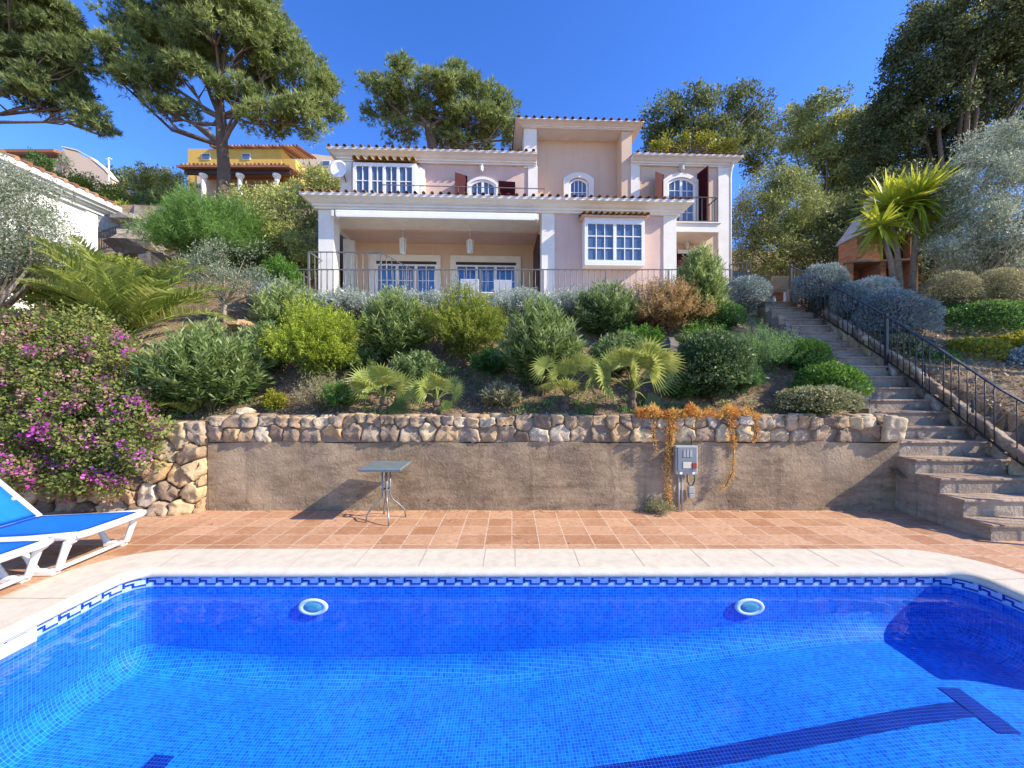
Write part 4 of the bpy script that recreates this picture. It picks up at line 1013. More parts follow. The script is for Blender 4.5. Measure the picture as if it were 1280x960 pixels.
# ------------------------------------------------------------------ plants
def base_of(px, py, Y=None):
    "foot of a plant: on the hillside where that sight line meets it, or at a given depth"
    if Y is None: p = hit(px, py); return np.array((p[0], p[1], float(terr(p[0], p[1]))))
    return at(px, py, Y)
SEED = [100]
def nrng(): SEED[0] += 1; return np.random.default_rng(SEED[0])
def twigs(o, rng, n, w, h, mat='stem', r=.012, top=.75, name='stems', spread=.42):
    m = MB()
    for i in range(n):
        a = rng.random()*2*math.pi; q = rng.uniform(.3, 1)*spread; e = np.array((math.cos(a)*w*q, math.sin(a)*w*q, h*top*rng.uniform(.7, 1.1)))
        mid = e*.5+np.array((-math.cos(a)*w*.06, -math.sin(a)*w*.06, h*.06))+rng.normal(size=3)*.02; m.ct = rng.random()
        m.tube([(rng.normal()*.03, rng.normal()*.03, -.06), mid, e], [r, r*.75, r*.3], 5, False)
    return m.build(name, M[mat], o, tint=True, smooth=True, uv=False)
def start(name, label, cat, px, py, w_px, h_px, group=None, Y=None):
    p = base_of(px, py, Y); s = p[1]/F
    o = tag(empty(name, p), label, cat, group); return o, w_px*s, h_px*s, nrng()
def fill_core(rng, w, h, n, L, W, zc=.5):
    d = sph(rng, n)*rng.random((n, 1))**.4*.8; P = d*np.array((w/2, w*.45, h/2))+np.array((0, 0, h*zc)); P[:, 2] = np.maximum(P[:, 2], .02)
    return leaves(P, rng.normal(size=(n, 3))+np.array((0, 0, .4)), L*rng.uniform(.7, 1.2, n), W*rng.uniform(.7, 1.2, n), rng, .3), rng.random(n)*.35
def oleander(label, px, py, w, h, mat='oleander', group='oleanders on the slope', Y=None, dens=1., L=.15, W=.026, name='oleander', spread=1.):
    "many-stemmed shrub of upright shoots carrying long narrow leaves"
    o, w, h, rng = start(name, label, 'shrub', px, py, w, h, group, Y)
    ns = int(150*dens*max(.5, w*h)); V = []; T = []
    a = rng.random(ns)*2*math.pi; q = rng.random(ns)**.55
    tip = np.stack([np.cos(a)*q*w/2*.95, np.sin(a)*q*w/2*.85, h*(1-.42*q**2)*rng.uniform(.58, 1.14, ns)], 1)
    foot = tip*np.array((.35, .35, 0))+rng.normal(size=(ns, 3))*np.array((.05, .05, 0)); foot[:, 2] = rng.random(ns)*h*.25
    ln = np.linalg.norm(tip-foot, axis=1)
    for k in range(ns):
        nl = int(8+30*min(1.6, ln[k])); t = np.sort(.22+.78*rng.random(nl)**.8); d = (tip[k]-foot[k])/ln[k]
        c = foot[k]+(tip[k]-foot[k])*t[:, None]; c[:, 2] += .05*np.sin(t*math.pi)*ln[k]
        az = np.arange(nl)*2.4+rng.random()*6; rad = np.stack([np.cos(az), np.sin(az), rng.normal(size=nl)*.2], 1)
        D = d*(.35+.65*t[:, None]**2)+rad*(.95-.35*t[:, None])
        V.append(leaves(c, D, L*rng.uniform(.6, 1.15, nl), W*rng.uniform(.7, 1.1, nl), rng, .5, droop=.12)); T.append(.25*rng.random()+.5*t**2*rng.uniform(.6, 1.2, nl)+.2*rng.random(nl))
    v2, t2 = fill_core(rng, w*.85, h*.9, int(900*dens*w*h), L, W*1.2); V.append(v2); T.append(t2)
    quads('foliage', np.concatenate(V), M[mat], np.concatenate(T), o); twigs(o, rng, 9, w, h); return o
def fine_shrub(label, px, py, w, h, mat, group=None, Y=None, dens=1., L=.05, W=.014, name='fine_leaved_shrub', plume=.16, up=.75, n2=26):
    "shrub of feathery shoots with small leaves, loose outline"
    o, w, h, rng = start(name, label, 'shrub', px, py, w, h, group, Y)
    ns = int(360*dens*max(.4, w*h)); d = sph(rng, ns); d[:, 2] = np.abs(d[:, 2])*1.05-.12
    r = .45+.55*rng.random(ns)**.5; lump = 1+.24*np.sin(d[:, 0]*5+SEED[0])*np.cos(d[:, 1]*4+d[:, 2]*5)+rng.normal(size=ns)*.06
    C = d*(r*lump)[:, None]*np.array((w/2, w*.46, h*.60))+np.array((0, 0, h*.36)); C[:, 2] = np.maximum(.03, C[:, 2])
    ax = unit(d+np.array((0, 0, up))+rng.normal(size=(ns, 3))*.3)
    P = np.repeat(C, n2, 0); A = np.repeat(ax, n2, 0); t = rng.random(ns*n2)[:, None]
    P = P+A*(t-.4)*plume*1.4+rng.normal(size=P.shape)*.012
    D = A*.8+rng.normal(size=P.shape)*.75
    s = rng.uniform(.6, 1.2, ns*n2); V = leaves(P, D, L*s, W*s, rng, .3)
    T = np.repeat(rng.random(ns), n2)*.45+t[:, 0]*.3+rng.random(ns*n2)*.25
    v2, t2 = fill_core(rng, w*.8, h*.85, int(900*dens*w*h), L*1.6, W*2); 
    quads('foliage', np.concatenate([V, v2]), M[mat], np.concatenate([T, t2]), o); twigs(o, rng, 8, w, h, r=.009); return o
def round_shrub(label, px, py, w, h, mat, group=None, Y=None, dens=1., L=.045, W=.022, name='rounded_shrub', cat='shrub', lumps=26, low=.0, rough=.16, dep=.95):
    "dense clipped looking shrub, small leaves over a lumpy dome"
    o, w, h, rng = start(name, label, cat, px, py, w, h, group, Y)
    lc = sph(rng, lumps); n = int(8500*dens*max(.15, w*h))
    d = sph(rng, n); d[:, 2] = np.where(d[:, 2] < -.35, -d[:, 2], d[:, 2])
    dist = np.min(np.linalg.norm(d[:, None, :]-lc[None], axis=2), axis=1)
    r = 1+rough*(.55-dist)*2+rng.normal(size=n)*.045; r *= np.where(rng.random(n) < .3, rng.uniform(.6, 1, n), 1)
    P = d*r[:, None]*np.array((w/2, w/2*dep, h*.5))+np.array((0, 0, h*(.5+low))); P[:, 2] = np.maximum(P[:, 2], .015)
    D = d*.75+rng.normal(size=d.shape)*.65+np.array((0, 0, .3)); s = rng.uniform(.6, 1.25, n)
    V = leaves(P, D, L*s, W*s, rng, .25); T = rng.random(n)*.6+.4*np.clip(1-dist*1.2, 0, 1)
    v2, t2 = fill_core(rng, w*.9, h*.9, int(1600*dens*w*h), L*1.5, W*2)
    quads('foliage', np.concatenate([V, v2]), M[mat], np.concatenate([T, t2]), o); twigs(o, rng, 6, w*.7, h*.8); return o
def fan_palm(label, px, py, fr, R, pet, trunk=.3, name='fan_palm', Y=None, seed_az=None, mat='fan_leaf', lean=(0, 0), segs=24, dead=2):
    p = base_of(px, py, Y); o = tag(empty(name, p), label, 'palm', 'young fan palms on the wall top'); rng = nrng()
    m = MB(); top = np.array((lean[0], lean[1], trunk)); k = 9
    rad = [.062*(1+.25*math.sin(i*2.2)) for i in range(k)]; m.ct = .4
    m.tube([top*i/(k-1)+np.array((0, 0, -.1*(1-i/(k-1)))) for i in range(k)], rad, 9); m.build('trunk', M['bark'], o, tint=True, uv=False)
    pm = MB(); V = []; T = []; 
    for i in range(fr+dead):
        az, el = (seed_az[i] if seed_az and i < len(seed_az) else (360*i/fr+rng.normal()*14, rng.uniform(25, 80)))
        isd = i >= fr
        if isd: el = -30
        az, el = math.radians(az), math.radians(el)
        d = np.array((math.cos(az)*math.cos(el), math.sin(az)*math.cos(el), math.sin(el))); pl = pet*rng.uniform(.8, 1.2)*(.6 if isd else 1)
        h = top+d*pl+np.array((0, 0, -.05*pl)); pm.ct = rng.random(); pm.tube([top, top+d*pl*.5+np.array((0, 0, .03)), h], [.013, .010, .008], 5, False)
        n0 = np.array((rng.normal()*.35, -.85, .55+.2*rng.normal())); nrm = unit(n0-d*n0.dot(d)); side = np.cross(d, nrm); d2 = unit(d+nrm*.12); rr = R*rng.uniform(.82, 1.1)*(.6 if isd else 1)
        for j in range(segs):
            a = (-112+224*j/(segs-1)); ar = math.radians(a); q = math.cos(ar)*d2+math.sin(ar)*side
            q = unit(q+nrm*(.10+.16*(1-abs(a)/112))); L_ = rr*(.78+.22*math.cos(ar)); w_ = L_*math.tan(math.radians(224/segs/2))*.95
            t_ = unit(np.cross(nrm, q)); pts = []
            for f, ww in ((.03, .12), (.48, .80), (.66, .36), (1.0, .02)):
                c = h+q*L_*f+np.array((0, 0, -.16*L_*f**3*(1+.6*rng.random()))); pts.append((c-t_*w_*ww+nrm*.012*f, c+t_*w_*ww+nrm*.012*f, c))
            fold = nrm*.02
            for (a0, a1, _), (b0, b1, _) in zip(pts[:-1], pts[1:]):
                V += [a0, b0, b1, a1]; T.append((.35+.5*rng.random()) if not isd else 0)
    pm.build('petioles', M['fan_leaf'], o, tint=True, smooth=True, uv=False)
    quads('fronds', np.array(V), M[mat], np.array(T), o); return o
def feather_palm(label, px, py, n, R, name='feather_palm', Y=None, trunk=.4, cat='palm', mat='feather_leaf', fixed=None, ll=.42, up=(20, 82), group=None, lw=.026, nl=52):
    p = base_of(px, py, Y); o = tag(empty(name, p), label, cat, group); rng = nrng(); m = MB(); m.ct = .3
    m.tube([(0, 0, -.3), (0, 0, trunk*.5), (0, 0, trunk)], [.17*R/1.8, .19*R/1.8, .13*R/1.8], 10); m.build('trunk', M['bark'], o, tint=True, uv=False)
    rb_ = MB(); V = []; T = []
    for i in range(n):
        az = math.radians(i*137.5+rng.normal()*8); el = math.radians(rng.uniform(*up)); Rr = R*rng.uniform(.8, 1.1)
        if fixed and i < len(fixed): az, el, Rr = math.radians(fixed[i][0]), math.radians(fixed[i][1]), fixed[i][2]
        pts = []; c = np.array((0, 0, trunk)); e = el; st = Rr/14
        for k in range(15):
            pts.append(c.copy()); c = c+st*np.array((math.cos(az)*math.cos(e), math.sin(az)*math.cos(e), math.sin(e))); e -= math.radians(2.2+5.2*(k/14)*(1.15-math.sin(el)*.4))
        pts = np.array(pts); rb_.ct = .6; rb_.tube(pts[::2], [.016, .014, .012, .010, .008, .006, .004, .003], 5, False)
        t = np.linspace(.12, .995, nl); idx = t*14; i0 = np.minimum(idx.astype(int), 13); f = (idx-i0)[:, None]; C = pts[i0]*(1-f)+pts[i0+1]*f; A = unit(pts[i0+1]-pts[i0])
        side = unit(np.cross(A, np.array((0, 0, 1.)))); nn = unit(np.cross(side, A)); Ls = ll*R/1.8*np.sin(np.pi*np.clip(t*.86+.12, 0, 1))**.6*rng.uniform(.85, 1.1, nl)
        for s in (-1, 1):
            D = A*.62+side*s*.72+nn*.30+rng.normal(size=A.shape)*.06
            V.append(leaves(C, D, Ls, lw, rng, .75, droop=.10, wid=.35)); T.append(.3+.4*rng.random()*np.ones(nl)+.3*rng.random(nl))
    rb_.build('midribs', M[mat], o, tint=True, smooth=True, uv=False)
    quads('fronds', np.concatenate(V), M[mat], np.concatenate(T), o); return o

# --- front row, along the top of the retaining wall
GF = 'young fan palms on the wall top'
fan_palm('small fan palm with a short brown trunk, left of the pair on the wall top', 480, 519, 8, .40, .30, .26, seed_az=[(200, 40), (170, 22), (340, 35), (265, 72), (20, 28), (240, 42), (300, 52), (90, 50)])
fan_palm('small fan palm with spread outer leaves, right of the pair on the wall top', 546, 517, 7, .33, .28, .20, seed_az=[(185, 30), (350, 25), (260, 78), (290, 60), (225, 50), (90, 40), (20, 42)])
fan_palm('largest fan palm with wide leaves beside the orange trailing plant', 790, 514, 12, .43, .52, .30, seed_az=[(195, 42), (345, 40), (262, 62), (300, 46), (225, 60), (170, 30), (15, 22), (320, 66), (90, 50), (250, 30), (210, 18)])
fan_palm('fan palm with half dried drooping leaves left of the largest palm', 704, 514, 9, .36, .50, .22, seed_az=[(190, 55), (230, 62), (320, 66), (350, 52), (265, 75), (150, 52), (262, 20), (292, 14), (238, 26)], lean=(.05, 0))
feather_palm('tiny feather palm sprouting from the wall top beside the bougainvillea', 236, 524, 9, .55, 'palm_seedling', trunk=.06, ll=.55, up=(25, 70), lw=.022, nl=22)
oleander('broad dark oleander just above the wall, right of the bougainvillea', 262, 520, 150, 105, 'oleander')
fine_shrub('yellow green feathery bush between two oleanders on the left slope', 398, 484, 108, 108, 'lime_bush', dens=1.1)
fine_shrub('dry grey twiggy shrub at the foot of the yellow green bush', 402, 516, 62, 46, 'khaki_bush', dens=.8, L=.035, W=.008)
fine_shrub('small green tuft growing beside the small fan palms', 424, 516, 40, 36, 'bright_green', dens=.9, plume=.1)
oleander('leafy oleander below the left end of the terrace railing', 362, 432, 96, 72, 'oleander_light')
oleander('dark oleander right of the yellow green feathery bush', 494, 462, 96, 90, 'oleander', dens=1.1)
fine_shrub('tall yellow green bush with reddish tips in the middle of the slope', 582, 458, 108, 98, 'lime_red', dens=1.2)
oleander('tall oleander left of the largest fan palm', 676, 494, 112, 112, 'oleander', dens=1.1)
oleander('oleander under the bay window beside the brown bush', 757, 426, 86, 68, 'oleander_dark', dens=1.1)
fine_shrub('orange brown drying bush under the right end of the bay window', 834, 420, 92, 74, 'brown_bush', dens=1.1)
oleander('tall pale oleander in front of the right corner of the house', 876, 418, 66, 102, 'oleander_light', dens=1.3)
round_shrub('blue grey bush at the right end of the terrace railing', 933, 396, 48, 46, 'blue_grey', name='grey_shrub', group='grey leaved bushes')
round_shrub('glossy dark green rounded bush above the electric box', 890, 506, 82, 84, 'dark_round', L=.05, W=.03, name='glossy_shrub', dens=1.1)
fine_shrub('dense green rosemary bush beside the glossy dark bush', 948, 470, 84, 62, 'rosemary', dens=1.3, L=.035, W=.008, name='rosemary_bush', up=1.1)
fine_shrub('bright green low bush under the tall pale oleander', 880, 442, 68, 34, 'bright_green', dens=1., L=.04, W=.014)
round_shrub('mid green low mound behind the rosemary, beside the steps', 1004, 468, 54, 40, 'bright_green', L=.045, W=.024)
round_shrub('bright green spreading mound beside the steps', 1036, 510, 70, 52, 'bright_green', L=.045, W=.026, Y=6.15)
round_shrub('cream edged variegated mound on the wall top by the end stone', 1020, 523, 80, 38, 'variegated', L=.042, W=.024, Y=5.72)
round_shrub('small dark green bush left of the top of the steps', 905, 418, 44, 36, 'deep_green', L=.05, W=.025)
# grey hedge along the terrace edge, one bush after the other
GH = 'silver grey bushes under the terrace railing'
for px, w, lab in ((440, 68, 'silver grey bush below the white pillar of the porch'), (503, 60, 'silver grey bush below the left porch lantern'), (651, 72, 'silver grey bush below the right porch pillar'), (712, 62, 'silver grey bush below the left edge of the bay window'), (773, 56, 'silver grey bush below the right half of the bay window')):
    fine_shrub(lab, px, 404, w*1.3, 42, 'grey_bush', GH, L=.05, W=.015, name='grey_shrub', dens=1.3, plume=.12)
# --- left slope
oleander('low dark oleander under the feather palm', 330, 470, 70, 60, 'oleander_dark')
feather_palm('large feather palm with arching fronds above the bougainvillea', 160, 446, 30, 1.8, trunk=.35, Y=7.0, up=(45, 82), fixed=[(0, 32, 2.0), (12, 52, 2.0), (350, 68, 1.9), (175, 76, 1.8), (180, 62, 1.7), (195, 46, 1.6), (270, 80, 1.8), (90, 78, 1.9), (330, 42, 1.9), (300, 60, 1.7), (220, 62, 1.6)], lw=.034)
def small_tree(label, px, py, crown, Y, mat, L, W, name='small_olive_tree', n=60, ncl=46, bark='bark_pale', limbs=10, sub=.26, group=None, cat='tree', trunk_r=.05, fork=.35, flat=.85, out=.6, shell=.3):
    p = base_of(px, py, Y); o = tag(empty(name, p), label, cat, group); rng = nrng(); Y = p[1]; C = []; R = []
    for ex, ey, rx, ry in crown:
        c = at(ex, ey, Y)-p; rx, rz = rx*Y/F, ry*Y/F; k = max(3, int(ncl*rx*rz)); d = sph(rng, k)*rng.uniform(.45, 1, (k, 1))
        C.append(c+d*np.array((rx, (rx+rz)/2*.9, rz))*.88); R.append(np.full(k, sub)*rng.uniform(.7, 1.2, k))
    C = np.concatenate(C); R = np.concatenate(R)
    V, T = clump_leaves(rng, C, R, n, L, W, out=out, upd=.25, flat=flat, shell=shell)
    quads('crown', V, M[mat], T, o)
    m = MB(); m.ct = .5; ctr = C.mean(0); ft = np.array((ctr[0]*fork*.6, ctr[1]*fork*.6, ctr[2]*fork))
    m.tube([(0, 0, -.3), ft*.5+rng.normal(size=3)*trunk_r*.4, ft], [trunk_r*1.25, trunk_r, trunk_r*.85], 9)
    for i in rng.choice(len(C), min(limbs, len(C)), False):
        e = C[i]; mid = ft+(e-ft)*.5+rng.normal(size=3)*.08*np.linalg.norm(e-ft)+np.array((0, 0, .06*np.linalg.norm(e-ft))); m.ct = rng.random()
        m.tube([ft-(0, 0, .02), ft+(mid-ft)*.5+rng.normal(size=3)*.02, mid, e], [trunk_r*.6, trunk_r*.45, trunk_r*.3, trunk_r*.08], 6, False)
    m.build('trunk', M[bark], o, tint=True, smooth=True, uv=False); return o
small_tree('small grey green olive tree with a forked pale trunk on the left slope', 282, 402, [(282, 332, 56, 40), (300, 352, 44, 30), (250, 345, 30, 30)], None, 'olive', .06, .014, n=90, ncl=60, limbs=16, sub=.24)
fine_shrub('bright green young pine on the slope left of the house', 262, 345, 120, 100, 'pine_young', Y=11.5, dens=.9, L=.16, W=.012, name='young_pine', plume=.3, up=.9)
small_tree('grey leaved olive branches at the left picture edge in front of the white garage', -25, 470, [(20, 250, 52, 50), (5, 320, 66, 46), (55, 300, 46, 36), (-20, 230, 60, 60)], 6.6, 'olive', .055, .016, n=120, ncl=110, limbs=20, sub=.2, trunk_r=.07)
round_shrub('green leafy bush under the white garage wall', 92, 402, 150, 80, 'hedge', Y=8.3, L=.07, W=.03, dens=.9, name='leafy_bush', rough=.3)
fine_shrub('bluish green small bush behind the little olive tree', 345, 392, 62, 44, 'blue_grey', Y=9.2, dens=1)
fine_shrub('green bush at the left end of the terrace railing', 350, 375, 50, 52, 'bright_green', Y=9.6, dens=.9, L=.07, W=.02)
fine_shrub('yellow green weed clump on the wall top right of the flat yellow stone', 343, 516, 20, 24, 'gold_green', dens=1, plume=.08, L=.04)
# --- bougainvillea
bo_ = tag(empty('bougainvillea', (-5.9, 5.6, 0)), 'large bougainvillea with purple flowers tumbling over the rubble wall', 'bougainvillea'); rng = nrng()
C = []
for i in range(640):
    px, py = rng.uniform(-45, 205), rng.uniform(385, 612)
    lim = 205-max(0, (470-py))*1.0-max(0, py-560)*.9
    top_ = 385+max(0, px-40)*.18
    if px > lim or py < top_ or (py > 560 and px < 5+(py-560)*.3): continue
    C.append(at(px, py, 5.02+rng.random()*.75+max(0, (520-py))*.006)-(-5.9, 5.6, 0))
C = np.array(C); R = rng.uniform(.12, .22, len(C))
V, T = clump_leaves(rng, C, R, 130, .05, .032, out=.6, upd=.15, shell=.35); quads('foliage', V, M['bougain_leaf'], T, bo_)
def bracts(sel, n, mat, name, L=.045, W=.036):
    Cs = C[sel]; P = Cs+unit(rng.normal(size=Cs.shape)*np.array((1, .6, 1))+np.array((.35, -1.0, .2)))*R[sel][:, None]*.95
    V, T = clump_leaves(rng, P, .085, n, L, W, out=.9, rand=.5, upd=.1, shell=.2); tag(quads(name, V, M[mat], T, bo_), kind='stuff')
low = C[:, 2]+rng.normal(size=len(C))*.45 < 1.25
bracts(np.where(low & (rng.random(len(C)) < .62))[0], 24, 'bract', 'purple_flowers'); bracts(np.where(rng.random(len(C)) < .12)[0], 24, 'bract', 'purple_flowers')
bracts(np.where(~low & (rng.random(len(C)) < .5))[0], 20, 'bract_faded', 'faded_flowers', .04, .03); bracts(np.where(low & (rng.random(len(C)) < .2))[0], 12, 'bract_faded', 'faded_flowers', .04, .03)
m = MB()
for i in rng.choice(len(C), 40, False):
    m.ct = rng.random(); e = C[i]; f = np.array((e[0]*.5-.3, .3, 1.2)); m.tube([f, f*.4+e*.6+rng.normal(size=3)*.1, e], [.018, .012, .004], 5, False)
m.build('stems', M['stem'], bo_, tint=True, smooth=True, uv=False)
# --- orange trailing ice plants
def iceplant(label, strands, mat=None):
    "strands: list of (points in the photo's pixels, half width in px) hanging down the wall; mat: px range lying on the wall top"
    rng = nrng(); x0 = strands[0][0][0][0]; p0 = at(x0, 515, 5.40); o = tag(empty('trailing_plant', p0), label, 'trailing plant', 'orange trailing plants on the wall'); V = []; T = []; m = MB()
    for pts, hw_ in strands:
        wp = [at(px, py, 5.39 if py > 522 else 5.46)-p0 for px, py in pts]; m.ct = rng.random(); m.tube(wp, .006, 5, False)
        wp = np.array(wp); seg = np.linalg.norm(np.diff(wp, axis=0), axis=1); n = int(seg.sum()*1000*hw_/7); u = rng.random(n)*seg.sum(); cum = np.concatenate([[0], np.cumsum(seg)])
        i = np.clip(np.searchsorted(cum, u, 'right')-1, 0, len(seg)-1); f = ((u-cum[i])/seg[i])[:, None]; P = wp[i]*(1-f)+wp[i+1]*f
        taper = 1-.55*(u/seg.sum()); P = P+rng.normal(size=P.shape)*np.array((hw_*.011*.5, .012, .01))*taper[:, None]; P[:, 1] = np.minimum(P[:, 1], .06)
        D = rng.normal(size=P.shape)+np.array((0, -.7, .1)); kp = rng.random(n) < .35+.65*(.5+.5*np.sin(u*23+hw_*3)*np.cos(u*9+1)); V.append(leaves(P[kp], D[kp], .036*rng.uniform(.5, 1.4, kp.sum()), .011, rng, .2)); T.append((rng.random(n)*.75+.25*(u/seg.sum()))[kp])
    if mat:
        a, b, n = mat; X = rng.uniform(a, b, n); Yd = 5.44+rng.random(n)**1.5*.5; P = np.stack([(X-CX)*Yd/F-p0[0], Yd-p0[1], 1.315+.10*rng.random(n)**1.6*(1+.45*np.sin(X*.117+1)+.4*np.sin(X*.271))-p0[2]], 1)
        D = rng.normal(size=P.shape)*.6+np.array((0, -.3, .9)); V.append(leaves(P, D+rng.normal(size=P.shape)*.35, .055*rng.uniform(.4, 1.5, n), .015, rng, .2)); T.append(np.clip(.15+.6*rng.random(n)+.25*np.sin(X*.21), 0, 1))
    m.build('stems', M['stem'], o, tint=True, uv=False); quads('leaves', np.concatenate(V), M['iceplant'], np.concatenate(T), o); return o
iceplant('thick orange trailing plant reaching down to the terrace beside the electric box', [([(835, 512), (837, 545), (835, 580), (834, 610), (838, 637)], 8), ([(818, 515), (817, 545), (820, 566)], 4), ([(842, 520), (840, 545), (837, 560)], 8)], (796, 876, 5200))
iceplant('thin orange trailing strand hanging right of the electric box', [([(910, 512), (913, 540), (917, 560), (916, 590), (908, 606), (900, 612)], 5), ([(916, 520), (915, 540), (918, 558)], 5)], (880, 924, 1500))
iceplant('short orange trailing tuft hanging over the stones near the right end of the wall', [([(937, 508), (944, 525), (946, 545), (940, 552)], 5)], (928, 950, 350))
fine_shrub('little grey green weed at the foot of the retaining wall below the orange plant', 822, 643, 34, 18, 'khaki_bush', Y=5.40, dens=2., L=.03, W=.008, name='weed', plume=.06, n2=14)
# --- right of the steps
GG = 'grey leaved bushes'
R2 = lambda px, Y: float(terr((px-CX)*Y/F, Y))
def on(px, Y): return CY-(R2(px, Y)-CAMH)*F/Y
for lab, px, Y, w, h, mat in (('big blue grey domed bush behind the stair railing', 1118, 8.0, 82, 80, 'blue_grey'), ('blue grey bush at the top of the stair railing', 1028, 9.2, 66, 66, 'blue_grey'), ('blue grey bush between the railing and the big domed bush', 1062, 8.6, 44, 56, 'blue_grey'), ('whitish sunlit bush behind the big blue grey dome', 1086, 9.9, 62, 44, 'blue_white')):
    round_shrub(lab, px, on(px, Y)+(18 if w > 80 else 6), w*.86, h*.86, mat, GG, Y=Y, L=.06, W=.016, name='grey_shrub', rough=.2, dens=1.3)
for lab, px, Y, w, h, mat in (('pale khaki ball shaped bush right of the big blue grey dome', 1186, 8.9, 54, 48, 'khaki_bush'), ('pale ball shaped bush near the right picture edge', 1254, 8.7, 58, 54, 'khaki_bush')):
    round_shrub(lab, px, 392, w, h, mat, 'ball shaped pale bushes', Y=Y, L=.045, W=.014, name='ball_shrub', rough=.1, dens=1.1)
for lab, px, py, w, h, mat, Y in (('dark leafy ground shrub under the pale khaki ball', 1205, 440, 110, 54, 'deep_green', 8.9), ('dark leafy ground shrub at the right picture edge', 1290, 440, 90, 60, 'deep_green', 8.9), ('golden green low shrub behind the stair railing', 1207, 468, 62, 40, 'gold_green', 7.6), ('golden green low shrub at the right picture edge', 1268, 458, 46, 36, 'gold_green', 7.8), ('grey leaved low bush below the golden shrub at the right edge', 1276, 488, 50, 46, 'blue_grey', 7.1), ('green and cream plant growing behind the stair railing', 1124, 462, 52, 44, 'variegated', 7.6), ('small dark plant below the golden shrub by the railing', 1150, 470, 60, 30, 'deep_green', 7.5)):
    round_shrub(lab, px, py, w, h, mat, Y=Y, L=.06, W=.032, name='low_shrub', rough=.3, dens=.8)
# yucca
yp = base_of(1128, 352, 10.0); yo = tag(empty('yucca', yp), 'yellow green yucca with three pale trunks and spiky leaf heads', 'yucca'); rng = nrng(); V = []; T = []
for i, (tx, ty, bx_, R_, n, dy) in enumerate(((1146, 250, 1139, 1.0, 240, 0), (1112, 258, 1126, .95, 200, .2), (1100, 282, 1120, .72, 80, -.25), (1162, 280, 1143, .66, 60, .15))):
    a = at(bx_, 356, 10.0)-yp; b = at(tx, ty, 10.0+dy)-yp
    if i < 3: MB().tube([a+(0, 0, -.4), a*.6+b*.4+(.03, 0, 0), b], [.085, .06, .05], 8).build('trunk', M['bark_pale'], yo, smooth=True, uv=False)
    d = sph(rng, n); d[:, 2] = d[:, 2]*.95+.08; d = unit(d); P = b+d*.05; L_ = R_*rng.uniform(.7, 1.05, n); ss = unit(np.cross(d, rng.normal(size=(n, 3))*.3+np.array((0, 0, 1.))))
    prev = None
    for f0, f1, w0, w1 in ((0, .35, .5, 1), (.35, .7, 1, .75), (.7, 1, .75, .05)):
        def pt(f, w_): 
            c = P+d*L_[:, None]*f; c[:, 2] -= (.16*L_*f**2.2)*(1.2-d[:, 2]); return c+ss*.036*w_, c-ss*.036*w_
        p1, p2 = pt(f0, w0); q1, q2 = pt(f1, w1); V.append(np.stack([p1, q1, q2, p2], 1).reshape(-1, 3)); T.append(np.clip(.45+.35*d[:, 2]+rng.random(n)*.3, 0, 1))
quads('leaf_heads', np.concatenate(V), M['yucca_leaf'], np.concatenate(T), yo)
# --- loose stones on the slope
for lab, px, py, w, h, mt in (('low green plant between the yellow green bush and the dark oleander', 448, 470, 46, 36, 'oleander_dark'), ('low leafy plant in the shade under the tall yellow green bush', 616, 470, 50, 30, 'deep_green'), ('green plant in the shade behind the left fan palm pair', 520, 484, 60, 40, 'oleander_dark'), ('leafy plant behind the largest fan palm', 775, 470, 70, 50, 'oleander_dark'), ('low plant right of the small fan palm pair', 626, 508, 36, 22, 'khaki_bush'), ('green filler plant under the brown bush', 800, 440, 50, 30, 'bright_green'), ('leafy plant between the glossy bush and the rosemary', 925, 492, 40, 34, 'deep_green'), ('low dark plant left of the glossy bush', 850, 500, 30, 26, 'deep_green')):
    fine_shrub(lab, px, py, w, h, mt, dens=1.1, L=.08, W=.022, name='filler_plant', plume=.14)
def rock(label, px, py, w, h, Y=None, mat='rock', name='rock', tint=.5, group=None, sink=.2):
    p = base_of(px, py, Y); s = p[1]/F; w, h = w*s, h*s; rng = nrng(); m = MB(); m.ct = tint; nn, kk = 10, 7; vs = []
    for j in range(kk):
        th = math.pi*(j+.5)/kk
        for i in range(nn):
            a = 2*math.pi*i/nn; q = 1+rng.normal()*.13; vs.append((w/2*math.sin(th)*math.cos(a)*q, w*.4*math.sin(th)*math.sin(a)*q, h*(.5+.55*math.cos(th)*q)-h*sink))
    m.add(vs, [(j*nn+i, (j+1)*nn+i, (j+1)*nn+(i+1) % nn, j*nn+(i+1) % nn) for j in range(kk-1) for i in range(nn)]+[tuple(range(nn))[::-1], tuple(range((kk-1)*nn, kk*nn))])
    o = m.build(name, M[mat], None, loc=p, tint=True, uv=False); return tag(o, label, 'rock', group)
GR = 'rocks on the slope'
rock('pale yellow flat stone lying on the wall top left of the dry twigs', 305, 524, 26, 16, mat='stone', tint=.95, group=GR)
rock('dark boulder beside the glossy dark bush', 838, 452, 34, 32, group=GR, tint=.05)
rock('brown stone above the dark boulder', 852, 428, 20, 12, group=GR, mat='stone', tint=.2)
for px, py, w, h, lab in ((328, 398, 34, 18, 'reddish rock right of the little olive trunk'), (322, 382, 26, 12, 'flat rock above the reddish rock by the olive trunk'), (300, 412, 30, 14, 'long rock under the little olive trunk'), (272, 428, 24, 14, 'rounded rock under the feather palm fronds'), (240, 442, 22, 16, 'small rock left of the rounded rock under the palm'), (330, 412, 22, 12, 'small rock below the reddish rock by the olive')):
    rock(lab, px, py, w, h, group=GR, mat='stone', tint=rng.random()*.6)
